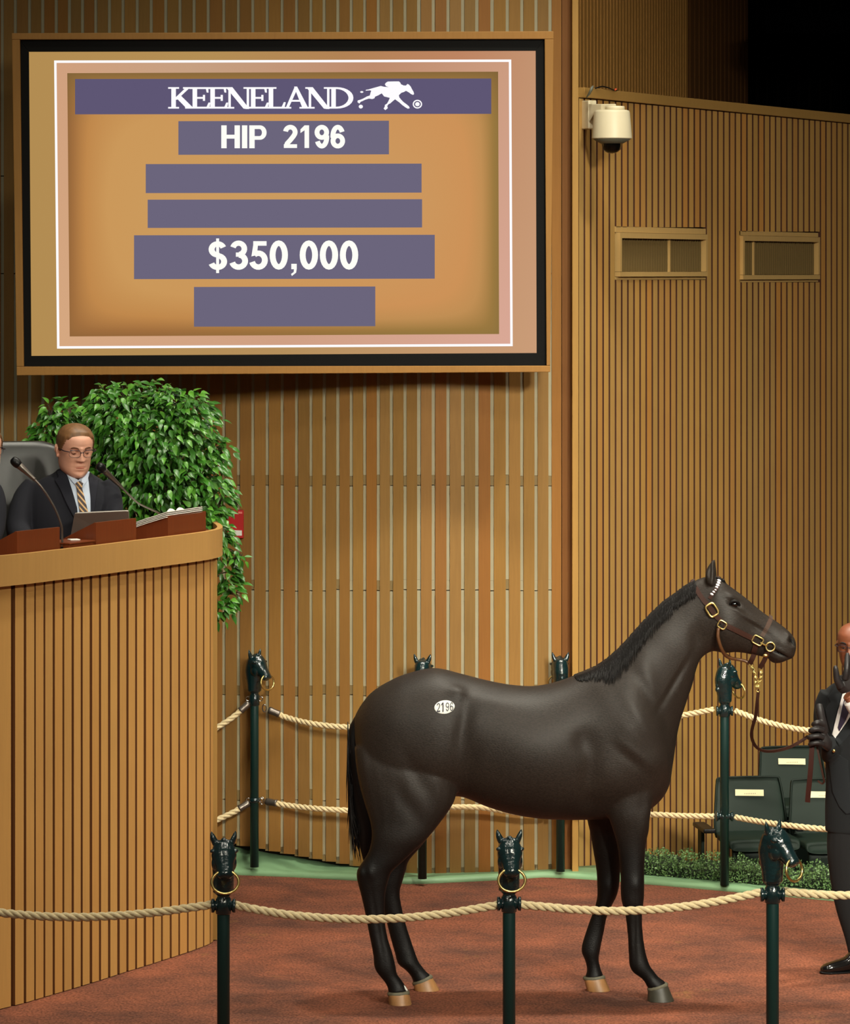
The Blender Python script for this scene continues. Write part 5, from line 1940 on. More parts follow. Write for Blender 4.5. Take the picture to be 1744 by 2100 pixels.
def tie_mat():
    m, nt, b = new_mat('striped_tie')
    L = nt.links.new
    g = nt.nodes.new('ShaderNodeNewGeometry')
    mp = nt.nodes.new('ShaderNodeMapping')
    mp.inputs['Rotation'].default_value = (0, math.radians(-48), 0)
    L(g.outputs['Position'], mp.inputs[0])
    wv = nt.nodes.new('ShaderNodeTexWave')
    wv.bands_direction = 'Z'
    wv.inputs['Scale'].default_value = 17
    L(mp.outputs[0], wv.inputs['Vector'])
    cr = nt.nodes.new('ShaderNodeValToRGB')
    e = cr.color_ramp.elements
    e[0].position, e[0].color = .60, rgb(58, 44, 46)
    e[1].position, e[1].color = .76, rgb(206, 164, 110)
    L(wv.outputs['Fac'], cr.inputs[0])
    L(cr.outputs[0], b.inputs['Base Color'])
    b.inputs['Roughness'].default_value = .6
    return m


MD = 19.25
seated_man('man in navy suit, striped tie and glasses looking down at laptop on podium', 154, 922, MD, .42, .22, 1.10)
seated_man('man in navy suit at left edge of the picture, mostly cut off', -33, 925, 18.95, .5, .05, 1.08, dx=-52)

# office chairs
def office_chair(cx_, cy_, D, label, rz):
    c = spot(cx_, cy_, D)
    r = thing('office_chair', (c.x, D, 1.33), label, 'chair', 'office chairs on the podium', rz)
    z0 = c.z - 1.33
    b = MB()
    b.loft([((0, .10, z0 - .30), (.20, 0, 0), (0, .035, 0)), ((0, .13, z0 - .2), (.25, 0, 0), (0, .05, 0)), ((0, .15, z0), (.265, 0, 0), (0, .055, 0)), ((0, .17, z0 + .16), (.255, 0, 0), (0, .05, 0)), ((0, .18, z0 + .235), (.22, 0, 0), (0, .04, 0)), ((0, .185, z0 + .268), (.14, 0, 0), (0, .02, 0))], n=28, exp=3.2)
    b.build('backrest', M['leather_black'], r, smooth=True, local=True)
    s = MB()
    s.loft([((0, -.08, z0 - .44), (.24, 0, 0), (0, .23, 0)), ((0, -.08, z0 - .40), (.26, 0, 0), (0, .25, 0)), ((0, -.08, z0 - .35), (.25, 0, 0), (0, .24, 0)), ((0, -.08, z0 - .335), (.2, 0, 0), (0, .19, 0))], n=28, exp=4)
    s.build('seat', M['leather_black'], r, smooth=True, local=True)
    MB().tube([(0, .10, z0 - .42), (0, .2, z0 - .36), (0, .2, z0 - .2)], .02).build('back_support', M['black'], r, smooth=True, local=True)
    MB().lathe([(.03, .08), (.03, z0 - .44)], (0, -.08, 0)).build('column', M['black'], r, smooth=True, local=True)
    for q in range(5):
        a = 2 * math.pi * q / 5
        MB().tube([(0, -.08, .09), (.27 * math.cos(a), -.08 + .27 * math.sin(a), .06)], [.025, .018]).build('base_arm', M['black'], r, smooth=True, local=True)
        MB().ball((.27 * math.cos(a), -.08 + .27 * math.sin(a), .028), .028).build('caster', M['black'], r, smooth=True, local=True)
    return r


office_chair(44, 1016, 19.62, 'black leather office chair behind the man in glasses', .25)
office_chair(-150, 1020, 19.35, 'black leather office chair at the left edge, mostly cut off', .2)

# ---------------------------------------------------------------- handler at the right edge
HD = 18.85
hp = lambda px, py, dy=0.0: spot(px, py, HD, dy)
hd = thing('person', hp(1775, 1990) * 1.0, 'handler in dark suit and black gloves at right edge, one hand raised to face', 'person')
hd.location.z = 0
X = Matrix.Translation(hp(1751, 1324, -.02)) @ Matrix.Rotation(-.35, 4, 'Z') @ Matrix.Rotation(.12, 4, 'X') @ Matrix.Scale(1.0, 4)
sk = MB()
rows = add_head(sk, X, .003)
limb(sk, [hp(1762, 1360, .02), hp(1768, 1385, .03), hp(1772, 1412, .03)], [.055, .058, .07])
sk.loft([(tuple(hp(1772, y, .02)), (hw, 0, 0), (0, dp, 0)) for y, hw, dp in [(1400, .11, .06), (1425, .17, .08), (1500, .155, .09), (1600, .14, .09), (1690, .15, .1)]], n=24)
WR, EL, SHR = hp(1690, 1520, -.16), hp(1700, 1545, -.02), hp(1706, 1432, .0)
WL = hp(1727, 1414, -.25)
limb(sk, [hp(1722, 1436, .02), hp(1702, 1470, .03), hp(1704, 1535, .0), hp(1694, 1518, -.12)], [.03, .035, .033, .026])
limb(sk, [hp(1826, 1436, .02), hp(1845, 1480, .03), hp(1845, 1530, .0), hp(1804, 1508, -.12), hp(1762, 1458, -.2), WL], [.03, .035, .035, .034, .03, .0255])
limb(sk, [hp(1752, 1680, .0), hp(1741, 1740, .0), hp(1743, 1840, .0), hp(1757, 1920, .0), hp(1764, 1966, .0)], [.075, .075, .055, .04, .035])
limb(sk, [hp(1802, 1680, .03), hp(1806, 1740, .05), hp(1800, 1850, .08), hp(1798, 1925, .1), hp(1797, 1960, .12)], [.075, .075, .055, .042, .036])
link('body', remesh(sk, .0042, 2, .4), M['skind'], hd).data.transform(Matrix.Translation(-hd.location))
head_extras(X, hd, specs=True, lid=.5, lidm='skind', brow='trouser')
# jacket
jk = MB()
jk.loft([(tuple(hp(1768, 1390, .03)), (.07, 0, 0), (0, .065, 0)), (tuple(hp(1769, 1398, .03)), (.11, 0, 0), (0, .08, 0)), (tuple(hp(1770, 1410, .025)), (.165, 0, 0), (0, .10, 0)), (tuple(hp(1771, 1428, .02)), (.192, 0, 0), (0, .115, 0)), (tuple(hp(1771, 1460, .015)), (.193, 0, 0), (0, .125, 0)),
         (tuple(hp(1772, 1530, .01)), (.185, 0, 0), (0, .125, 0)), (tuple(hp(1773, 1600, .01)), (.186, 0, 0), (0, .125, 0)), (tuple(hp(1775, 1660, .01)), (.195, 0, 0), (0, .135, 0)), (tuple(hp(1776, 1705, .01)), (.196, 0, 0), (0, .135, 0))], n=36, exp=2.3)
limb(jk, [hp(1708, 1424, .02), hp(1698, 1455, .03), hp(1697, 1500, .04), hp(1706, 1545, .0), hp(1702, 1530, -.08), hp(1694, 1518, -.12)], [.062, .064, .06, .056, .05, .042])
limb(jk, [hp(1834, 1424, .02), hp(1846, 1470, .03), hp(1846, 1535, .0), hp(1806, 1510, -.12), hp(1762, 1458, -.2)], [.06, .062, .058, .052, .044])
jm = remesh(jk, .0065, 8)
bv = bvh_of(jm)
link('jacket', jm, M['suitd'], hd).data.transform(Matrix.Translation(-hd.location))
patch('shirt', [(1730, 1398), (1744, 1392), (1775, 1400), (1762, 1440), (1738, 1480), (1714, 1514), (1707, 1506), (1716, 1470), (1725, 1435)], bv, HD, .006, M['shirtw'], hd)
patch('lapel', [(1720, 1400), (1733, 1396), (1728, 1425), (1718, 1460), (1709, 1490), (1706, 1505), (1698, 1480), (1693, 1455), (1704, 1440), (1698, 1430)], bv, HD, .012, M['lapeld'], hd)
patch('lapel', [(1790, 1398), (1800, 1405), (1790, 1450), (1760, 1490), (1722, 1530), (1714, 1516), (1740, 1482), (1768, 1440)], bv, HD, .012, M['lapeld'], hd)
tmat = mat('dark_plum_tie', rgb(46, 34, 58), .6)
patch('tie', [(1740, 1405), (1754, 1408), (1750, 1440), (1734, 1480), (1722, 1500), (1719, 1492), (1728, 1450)], bv, HD, .012, tmat, hd)
patch('jacket_flap', [(1699, 1560), (1718, 1545), (1740, 1560), (1744, 1640), (1752, 1668), (1736, 1670), (1722, 1655), (1708, 1625)], bv, HD, .006, M['lapeld'], hd)
bn = hit(bv, 1711, 1540, HD)
MB().ball(bn[0] - bn[1] * .009, .008).build('button', M['brass'], hd, smooth=True)
# trousers and shoes
tr_ = MB()
limb(tr_, [hp(1748, 1680, .0), hp(1740, 1740, .0), hp(1743, 1840, .0), hp(1757, 1920, .0), hp(1764, 1962, .0)], [.112, .105, .08, .058, .052])
limb(tr_, [hp(1806, 1680, .03), hp(1806, 1740, .05), hp(1800, 1850, .08), hp(1798, 1925, .1), hp(1797, 1955, .12)], [.112, .10, .08, .06, .055])
link('trousers', remesh(tr_, .009, 5), M['trouser'], hd).data.transform(Matrix.Translation(-hd.location))
for (hx_, tx, dy, yd) in ((1768, 1692, -.02, -.06), (1800, 1738, .11, -.02)):
    a, b = hp(hx_, 1980, dy), hp(tx, 1980, dy + yd)
    a.z = b.z = 0
    d_ = (b - a).normalized()
    n_ = Vector((-d_.y, d_.x, 0))
    U = Vector((0, 0, 1))
    L = (b - a).length + .03
    sh = MB()
    sh.loft([(tuple(a - d_ * .045 + U * .035), tuple(n_ * .026), tuple(U * .033)), (tuple(a - d_ * .02 + U * .05), tuple(n_ * .036), tuple(U * .048)), (tuple(a + d_ * .05 + U * .052), tuple(n_ * .038), tuple(U * .05)), (tuple(a + d_ * .10 + U * .036), tuple(n_ * .042), tuple(U * .034)), (tuple(a + d_ * (L - .04) + U * .026), tuple(n_ * .040), tuple(U * .024)), (tuple(a + d_ * (L - .01) + U * .02), tuple(n_ * .024), tuple(U * .016)), (tuple(a + d_ * L + U * .018), tuple(n_ * .008), tuple(U * .006))], n=20, exp=2.4)
    sh.build('shoe', M['shoe'], hd, smooth=True)
    so = MB()
    so.loft([(tuple(a - d_ * .045 + U * .006), tuple(n_ * .028), tuple(U * .006)), (tuple(a + U * .006), tuple(n_ * .038), tuple(U * .006)), (tuple(a + d_ * .1 + U * .006), tuple(n_ * .044), tuple(U * .006)), (tuple(a + d_ * (L - .03) + U * .006), tuple(n_ * .038), tuple(U * .006)), (tuple(a + d_ * (L + .004) + U * .008), tuple(n_ * .01), tuple(U * .005))], n=16)
    so.build('shoe_sole', M['black'], hd, smooth=True)
# cuff on the raised arm
cf = MB()
cf.tube([hp(1733, 1424, -.245), hp(1742, 1436, -.235), hp(1756, 1455, -.215)], [.036, .041, .045], n=20)
cf.build('shirt_cuff', M['shirtw'], hd, smooth=True)
# raised glove: thumb apart on the left, fingers up against the face
gl = MB()
gl.loft([(tuple(hp(1727, 1407, -.255)), (.027, -.01, .012), (0, .02, 0)), (tuple(hp(1722, 1398, -.26)), (.038, -.01, .01), (0, .021, 0)), (tuple(hp(1721, 1385, -.265)), (.041, -.012, .008), (0, .019, 0)), (tuple(hp(1725, 1371, -.265)), (.034, -.015, .008), (0, .017, 0))], n=18)
gl.tube([hp(1714, 1396, -.27), hp(1705.5, 1383, -.285), hp(1702.5, 1369, -.295), hp(1701, 1357, -.3), hp(1700.5, 1352, -.3)], [.02, .018, .0155, .0125, .007], n=12)
for pts, r in (([(1720, 1380, -.285), (1723, 1364, -.295), (1724.5, 1349, -.29), (1726, 1338, -.275), (1726.5, 1328, -.265)], .0145), ([(1727, 1378, -.275), (1731, 1360, -.278), (1734, 1347, -.265), (1737, 1336, -.245), (1738, 1330, -.23)], .0145),
               ([(1733, 1378, -.262), (1739, 1363, -.26), (1743, 1351, -.247), (1746, 1342, -.23), (1747, 1337, -.22)], .0135), ([(1738, 1382, -.25), (1745, 1370, -.245), (1749, 1361, -.235), (1752, 1354, -.22), (1753, 1351, -.215)], .012)):
    gl.tube([hp(*p) for p in pts], [r * 1.1, r * 1.05, r, r * .92, r * .55], n=12)
link('glove', remesh(gl, .0032, 2, .4), M['glove'], hd).data.transform(Matrix.Translation(-hd.location))
# lower glove: fist closed round the lead, thumb up
gl = MB()
gl.loft([(tuple(hp(1692, 1518, -.15)), (.02, -.02, 0), (0, .01, .034)), (tuple(hp(1684, 1508, -.175)), (.022, -.022, 0), (0, .012, .040)), (tuple(hp(1674, 1498, -.19)), (.02, -.02, 0), (0, .01, .042)), (tuple(hp(1664, 1494, -.2)), (.014, -.012, 0), (0, .008, .038))], n=18)
for k_, (y, xl, r) in enumerate([(1472, 1659, .0125), (1485, 1653, .0128), (1499, 1650.5, .0125), (1513, 1652, .0112)]):
    gl.tube([hp(1680, y + 3, -.215), hp(1668, y - 2, -.235), hp(xl + 4, y, -.235), hp(xl + 1, y + 3, -.215), hp(xl + 8, y + 5, -.19), hp(1672, y + 5, -.18)], [r, r * 1.05, r, r * .98, r * .9, r * .7], n=12)
gl.tube([hp(1684, 1492, -.19), hp(1680, 1475, -.205), hp(1675, 1458, -.21), hp(1672.5, 1443, -.21), hp(1673, 1434, -.205)], [.02, .0195, .0205, .020, .013], n=14)
link('glove', remesh(gl, .0032, 2, .4), M['glove'], hd).data.transform(Matrix.Translation(-hd.location))

# ================================================================ things on the podium
def wedge(px0, px1, top0, top1, hz, depth, low, label, name='reading_stand'):
    """wooden reading stand: tall front on the rim side, top sloping down towards the speaker"""
    a, b = pod(px0), pod(px1)
    t = (b - a).normalized()
    n = Vector((t.y, -t.x, 0))
    a, b = a - n * .02, b - n * .02
    zt = CH - (top0 - HY) * a.y / F
    z0 = 2.0765
    r = thing(name, ((a + b) / 2 - n * depth / 2).to_tuple()[:2] + (z0,), label, 'stand')
    f = MB()
    A0, B0 = a - n * .001, b - n * .001
    A1, B1 = a - n * depth, b - n * depth
    z = lambda p, q: Vector((p.x, p.y, q))
    th_ = .014
    zl = z0 + low
    # front board
    f.add([z(A0, z0), z(B0, z0), z(B0, zt), z(A0, zt), z(A0 - n * th_, z0), z(B0 - n * th_, z0), z(B0 - n * th_, zt), z(A0 - n * th_, zt)], [(0, 1, 2, 3), (7, 6, 5, 4), (0, 4, 5, 1), (1, 5, 6, 2), (2, 6, 7, 3), (3, 7, 4, 0)])
    f.build('front_board', M['mahog'], r)
    for p0, p1, o in ((A0, A1, t), (B0, B1, -t)):
        g = MB()
        p0 = p0 - n * th_
        q0, q1 = p0 + o * th_, p1 + o * th_
        g.add([z(p0, z0), z(p1, z0), z(p1, zl), z(p0, zt - .002), z(q0, z0), z(q1, z0), z(q1, zl), z(q0, zt - .002)], [(0, 1, 2, 3), (7, 6, 5, 4), (0, 4, 5, 1), (1, 5, 6, 2), (2, 6, 7, 3), (3, 7, 4, 0)])
        g.build('side_board', M['mahog'], r)
    g = MB()
    p0, p1, q0, q1 = A0 - n * th_ + t * th_, A1 + t * th_, B0 - n * th_ - t * th_, B1 - t * th_
    g.add([z(p0, zt - .018), z(p1, zl - .016), z(q1, zl - .016), z(q0, zt - .018), z(p0, zt - .008), z(p1, zl - .006), z(q1, zl - .006), z(q0, zt - .008)], [(0, 1, 2, 3), (7, 6, 5, 4), (0, 4, 5, 1), (1, 5, 6, 2), (2, 6, 7, 3), (3, 7, 4, 0)])
    g.build('sloping_top', M['mahog'], r)
    return r, (A0, B0, A1, B1, zt, zl, n, t)


wedge(43, 130, 1090, 1082, .1, .24, .02, 'mahogany reading stand before the man\'s arm, leftmost of three')
wedge(205, 287, 1072, 1063, .1, .22, .035, 'mahogany reading stand hiding the laptop\'s corner, middle of three')
w3, g3 = wedge(352, 430, 1058, 1049, .1, .26, .03, 'mahogany reading stand with papers, at podium\'s right end')
A0, B0, A1, B1, zt3, zl3, n3, t3 = g3
# papers lying on the sloping top
pp = thing('paper_sheets', (A0 + B0 + A1 + B1) / 4 + Vector((0, 0, (zt3 + zl3) / 2)), 'loose white papers on the right-hand reading stand', 'papers')
for k_ in range(4):
    g = MB()
    j = rm.uniform(-.006, .006)
    c0 = [A0 - t3 * (.018 + j), B0 - t3 * (.04 - j), B1 - t3 * (.04 - j) - n3 * .03, A1 - t3 * (.018 + j) - n3 * .03]
    zz = [zt3, zt3, zl3, zl3]
    rr = []
    for s_ in range(6):
        f = s_ / 5
        lift = .0055 * k_ + .004 + .018 * f * (1 - f) * (1 + k_ * .5) + (.012 * k_ * max(0, .25 - f))
        a = c0[0].lerp(c0[3], f)
        b = c0[1].lerp(c0[2], f)
        h = zz[0] + (zz[3] - zz[0]) * f + lift - .008
        rr.append([Vector((a.x, a.y, h)), Vector((b.x, b.y, h + .004)), Vector((b.x, b.y, h)), Vector((a.x, a.y, h - .004))])
    g.rings(rr)
    g.build('sheet', M['paper'], pp)
cr_ = MB()
ctop = A0.lerp(B0, .5)
for q in range(2):
    c = A0 + t3 * (.05 + .1 * q) - n3 * .03
    cr_.tube([Vector((c.x, c.y, zt3 + .012)), Vector((c.x, c.y, zt3 + .024)) + t3 * .03, Vector((c.x, c.y, zt3 + .02)) + t3 * .07, Vector((c.x, c.y, zt3 + .010)) + t3 * .1], [.002, .004, .004, .002], n=6, ell=2)
cr_.build('curled_corner', M['paper'], pp, smooth=True)['kind'] = 'stuff'
# low block between the stands
a, b = pod(150), pod(200)
t_ = (b - a).normalized()
n_ = Vector((t_.y, -t_.x, 0))
c = (a + b) / 2 - n_ * .10
lb = thing('low_box', (c.x, c.y, 2.0765), 'low mahogany box between two reading stands', 'box')
MB().box((c.x, c.y, 2.0765 + .021), ((b - a).length, .16, .042), math.atan2(t_.y, t_.x)).build('box_body', M['mahog'], lb, bevel=.003)
MB().box((c.x, c.y, 2.0765 + .046), ((b - a).length + .01, .17, .008), math.atan2(t_.y, t_.x)).build('box_lid', M['mahog'], lb, bevel=.002)
cp = MB().box((c + t_ * .055).to_tuple()[:2] + (2.1295,), (.05, .05, .006), .4).build('name_card', M['paper'], bevel=.002)
tag(cp, 'small white card on the low mahogany box', 'card')
c = pod(145) - n_ * .13
cup = thing('paper_cup', (c.x, c.y, 2.0765), 'white paper cup beside the laptop', 'cup')
MB().lathe([(.028, 0), (.036, .055), (.0375, .057), (.0365, .059), (.034, .057), (.027, .006)], (c.x, c.y, 2.0765)).build('cup_body', M['paper'], cup, smooth=True)
MB().lathe([(.0385, .0), (.039, .008), (.035, .012), (.03, .011)], (c.x, c.y, 2.0765 + .056)).build('cup_lid', M['paper'], cup, smooth=True)
# laptop seen from behind
ld_ = 18.93
lp = thing('laptop', spot(205, 1110, ld_, .1), 'grey laptop open on the podium before the man in glasses', 'laptop')
lp.location.z = 2.076
tl_, tr2, br_, bl_ = P(152, 1053, ld_ - .05), P(264, 1049, ld_ + .06), P(266, 1112, ld_ + .16), P(142, 1116, ld_ + .05)
tl_, tr2 = P(153, 1053, ld_ - .02), P(264, 1048, ld_ + .06)
g = MB()
dv = Vector((.05, .35, .25)).normalized() * .008
R = []
co = [tl_, tr2, br_, bl_]
ctr = sum(co, Vector()) / 4
# rounded corners
pts = []
for i, p in enumerate(co):
    pr_, nx_ = co[i - 1], co[(i + 1) % 4]
    for f in (.0, .5, 1.0):
        e1 = p + (pr_ - p).normalized() * .014
        e2 = p + (nx_ - p).normalized() * .014
        pts.append((e1.lerp(p, .6) if f == .5 else (e1 if f == 0 else e2)) if f != .5 else (e1 + e2) / 2 * .35 + p * .65)
g.rings([pts, [p + dv for p in pts]])
g.build('lid', M['silver'], lp)
g = MB()
bc = (bl_ + br_) / 2
bd_ = (br_ - bl_).normalized()
bn_ = Vector((-bd_.y, bd_.x, 0)).normalized()
cb_ = bc + bn_ * .11
g.box((cb_.x, cb_.y, 2.084), ((br_ - bl_).length, .22, .014), math.atan2(bd_.y, bd_.x))
g.build('keyboard_base', M['silver'], lp, bevel=.003)
MB().tube([Vector((bl_.x, bl_.y, 2.088)) + bd_ * .03, Vector((br_.x, br_.y, 2.088)) - bd_ * .03], .007, sub=1).build('hinge', M['black'], lp, smooth=True)
# bottle with teal cap
bt_c = P(303, 1070, 19.56)
zb_ = 2.0765
bt = thing('water_bottle', (bt_c.x, bt_c.y, zb_), 'clear bottle with teal cap behind the right-hand reading stand', 'bottle')
gm, nt_, bb_ = new_mat('clear_plastic')
bb_.inputs['Transmission Weight'].default_value = .9
bb_.inputs['Roughness'].default_value = .08
bb_.inputs['IOR'].default_value = 1.3
bb_.inputs['Base Color'].default_value = (.8, .9, .86, 1)
zc = P(303, 1076, 19.56).z - zb_
MB().lathe([(.03, 0), (.032, .01), (.032, zc * .6), (.03, zc * .7), (.014, zc * .95), (.0135, zc)], (bt_c.x, bt_c.y, zb_)).build('bottle_body', gm, bt, smooth=True)
MB().lathe([(.017, zc - .005), (.0175, zc + .014), (.0165, zc + .02), (.01, zc + .021)], (bt_c.x, bt_c.y, zb_)).build('bottle_cap', M['teal'], bt, smooth=True)


def mic(label, head, mid, curve, rad=.014):
    """gooseneck microphone: ball grille, tapered body, bent neck down to a base on the counter"""
    b = curve[-1]
    r = thing('microphone', b, label, 'microphone', 'gooseneck microphones on the podium')
    h, m_ = Vector(head), Vector(mid)
    d_ = (m_ - h).normalized()
    MB().tube([h - d_ * .012, h - d_ * .004, h + d_ * .012, h + d_ * .03, h + d_ * .04], [.010, .019, .0225, .021, .016], n=16).build('grille', M['black'], r, smooth=True)
    MB().tube([h + d_ * .036, h + d_ * .05, m_ - d_ * .03, m_], [.017, .0165, .0095, .008], n=14).build('mic_body', M['gun'], r, smooth=True)
    MB().tube([m_ - d_ * .005] + [Vector(p) for p in curve], .0052, n=10, sub=6).build('gooseneck', M['gun'], r, smooth=True)
    MB().lathe([(.026, 0), (.026, .006), (.012, .012), (.008, .03)], b).build('base', M['black'], r, smooth=True)


ma = 18.35
b1 = pod(100) - n3 * .26
mic('silver gooseneck microphone curving before the man\'s chest', P(28, 944, ma), P(72, 984, ma), [P(86, 1000, ma), P(102, 1024, ma + .01), P(116, 1050, ma + .02), P(126, 1078, ma + .03), P(127.5, 1096, ma + .04), Vector((P(128, 1100, ma + .04).x, ma + .04, 2.0765))])
mb_ = 19.1
mic('dark gooseneck microphone leaning in front of the ficus', P(204, 956, 19.05), P(251, 1001, 19.2), [P(266, 1016, 19.26), P(284, 1032, 19.36), P(306, 1043, 19.5), P(325, 1052, 19.62), P(336, 1064, 19.72), Vector((P(340, 1090, 19.75).x, 19.75, 2.0765))])

# ================================================================ ficus plants behind the podium
def leaf_mesh(nm, m, L=.056, W=.027, droop=.35):
    vs, fs = [], []
    prof = [(0, .0), (.18, .75), (.42, 1.0), (.7, .66), (.9, .2), (1.0, 0.02)]
    for t, w_ in prof:
        x = t * L
        z = -droop * L * t * t
        for s in (-1, 0, 1):
            vs.append((x, s * w_ * W / 2, z + abs(s) * .16 * w_ * W))
    for i in range(len(prof) - 1):
        for j in range(2):
            fs.append((i * 3 + j, i * 3 + j + 1, (i + 1) * 3 + j + 1, (i + 1) * 3 + j))
    me = bpy.data.meshes.new(nm)
    me.from_pydata(vs, [], fs)
    me.shade_smooth()
    me.materials.append(m)
    return me


LM = [leaf_mesh('leaf', M['leaf']), leaf_mesh('leaf', M['leaf2'], .052, .029, .5), leaf_mesh('leaf', M['leaf'], .062, .026, .2)]


def ficus(label, base, blobs, nleaf, nobj, seed, zpot):
    r_ = random.Random(seed)
    r = thing('ficus_plant', base, label, 'plant', 'ficus plants behind the podium')
    bx, by, bz = base
    MB().lathe([(.13, 0), (.17, .28), (.185, .28), (.185, .31), (.165, .31), (.15, .26), (.0, .26)], base, 28).build('pot', mat('dark_planter', rgb(40, 36, 30), .6), r, smooth=True)
    tr = MB()
    cs = []
    for (px, py, rad, dd) in blobs:
        c = spot(px, py, by, dd)
        rr = rad * by / F
        cs.append((c, rr))
        mid = Vector((bx, by, bz + .3)).lerp(c, .5) + Vector((r_.uniform(-.08, .08), r_.uniform(-.05, .05), .05))
        tr.tube([Vector((bx + r_.uniform(-.05, .05), by + r_.uniform(-.05, .05), bz + .25)), mid, c], [.014, .009, .003], n=6)
        for q in range(9):
            a = Vector((r_.gauss(0, 1), r_.gauss(0, 1), r_.gauss(0, 1))).normalized() * rr * .85
            tr.tube([mid.lerp(c, .6), c + a * .5, c + a], [.005, .003, .0012], n=4, sub=2)
    o = tr.build('branch', M['twig'], r, smooth=True)
    tot = sum(rr ** 2 for _, rr in cs)
    L = []
    for (c, rr) in cs:
        for q in range(int(nleaf * rr ** 2 / tot)):
            v = Vector((r_.gauss(0, 1), r_.gauss(0, .8), r_.gauss(0, 1))).normalized()
            f = r_.random() ** .45 * (1.0 if r_.random() < .88 else 1.16)
            p = c + v * rr * f
            if v.y > .55:
                continue
            L.append((p, v, f, r_.random()))
    # those nearest the viewer, outermost first
    L.sort(key=lambda e: e[0].y - .5 * e[2] * (1 - e[1].y))
    stuff = [MB() for _ in LM]
    for i, (p, v, f, u) in enumerate(L):
        k_ = 0 if u < .5 else (1 if u < .8 else 2)
        out = (Vector((v.x, v.y * .6 - .35, v.z * .5 - .25)) + Vector((r_.uniform(-.5, .5), r_.uniform(-.5, .5), r_.uniform(-.6, .2)))).normalized()
        nn = Vector((r_.uniform(-.5, .5), -.55 + r_.uniform(-.4, .4), .8)).normalized()
        nn = (nn - out * nn.dot(out)).normalized()
        R3 = Matrix((out, nn.cross(out), nn)).transposed()
        s = r_.uniform(.72, 1.15)
        if i < nobj:
            o = bpy.data.objects.new('leaf', LM[k_])
            COL.objects.link(o)
            o.parent = r
            o.matrix_local = Matrix.Translation(p - r.location) @ R3.to_4x4() @ Matrix.Scale(s, 4)
        else:
            stuff[k_].add([p + R3 @ (vv.co * s) for vv in LM[k_].vertices], [tuple(q.vertices) for q in LM[k_].polygons])
    allm = MB()
    for q, mk in ((0, 'leaf'), (1, 'leaf2')):
        mbx = MB()
        mbx.add(stuff[q].v, stuff[q].f)
        if q == 0:
            mbx.add(stuff[2].v, stuff[2].f)
        me = bpy.data.meshes.new('foliage')
        ox, oy, oz = r.location
        me.from_pydata([(x - ox, y - oy, z - oz) for x, y, z in mbx.v], [], mbx.f)
        me.shade_smooth()
        o = link('foliage', me, M[mk], r)
        o['kind'] = 'stuff'
    return r


ficus('large ficus plant with glossy leaves behind podium, right of the man', (P(330, 0, 20.35).x, 20.35, 1.33),
      [(280, 880, 98, 0), (232, 850, 58, -.05), (362, 880, 88, 0), (330, 970, 108, 0), (412, 985, 60, -.05), (240, 960, 74, .1), (290, 1040, 82, 0), (425, 1080, 56, -.1), (456, 1122, 30, -.08), (458, 1170, 34, -.05), (476, 1210, 26, -.05),
       (452, 1245, 30, -.1), (215, 822, 34, 0), (262, 812, 30, 0), (330, 820, 40, 0), (390, 840, 42, 0), (430, 930, 44, 0), (448, 1020, 36, -.05), (380, 1050, 66, 0), (210, 900, 45, .1), (492, 1142, 15, -.1)], 5200, 300, 5, 1.33)
ficus('smaller ficus plant behind podium, left of the man', (P(95, 0, 20.5).x, 20.5, 1.33), [(112, 890, 48, 0), (88, 930, 42, 0), (138, 850, 30, 0), (72, 912, 24, 0), (150, 930, 55, .05), (108, 840, 20, 0), (170, 870, 36, .05)], 1000, 240, 9, 1.33)

# ================================================================ red alarm box on the left wall
ay = wall_d(483) - .0
al = thing('alarm_box', P(483, 1100, ay - .03), 'red fire alarm box on the left wall behind the ficus', 'alarm box')
MB().box(P(483, 1074.5, ay - .022), (34 * ay / F, .04, 58 * ay / F)).build('housing', M['red'], al, bevel=.004)
MB().box(P(484, 1093, ay - .048), (25 * ay / F, .012, 11 * ay / F)).build('pull_bar', M['paper'], al, bevel=.003)
MB().box(P(493, 1051.5, ay - .0435), (8 * ay / F, .003, 4 * ay / F)).build('label_plate', mat('pale_red_label', rgb(226, 120, 110), .5), al)

# ================================================================ dome camera on the right wall
cw = R0 + RD * rw_t(1200)
cz = lambda py, d=21.9: CH - (py - HY) * d / F
cc = P(1255.5, 260, 21.82)
cam_o = thing('dome_camera', Vector((cc.x, cc.y, cz(312))), 'cream dome security camera on a wall bracket below the capping board', 'camera')
g = MB().box((P(1204, 0, 21.98).x + .005, 21.99, (cz(205) + cz(264)) / 2), (.055, .11, cz(205) - cz(264)), RANG * 0 + .5)
g.build('wall_plate', M['cream'], cam_o, bevel=.006)
g = MB()
x0, x1 = P(1206, 0, 21.9).x, P(1262, 0, 21.9).x
yv0, yv1 = 21.97, 21.82
V = []
for x, y, zt_, zb2, hw in [(x0, yv0, 212, 256, .03), (P(1218, 0, 21.9).x, 21.93, 213, 236, .03), (P(1232, 0, 21.9).x, 21.88, 214, 228, .03), (x1, yv1, 214.5, 226, .032)]:
    V.append([(x, y - hw, cz(zt_)), (x, y + hw, cz(zt_)), (x, y + hw, cz(zb2)), (x, y - hw, cz(zb2))])
g.rings(V)
g.build('bracket_arm', M['cream'], cam_o, bevel=.005)
MB().lathe([(.0, cz(219)), (.052, cz(219)), (.055, cz(221)), (.055, cz(228))], (P(1262, 0, 21.82).x, 21.82, 0), 28).build('mount_cap', M['cream'], cam_o, smooth=True)
MB().lathe([(.0, cz(226.5)), (.085, cz(226.8)), (.098, cz(228.5)), (.102, cz(232)), (.1145, cz(284)), (.1145, cz(285)), (.108, cz(286))], (cc.x, 21.82, 0), 40).build('housing', M['cream'], cam_o, smooth=True)
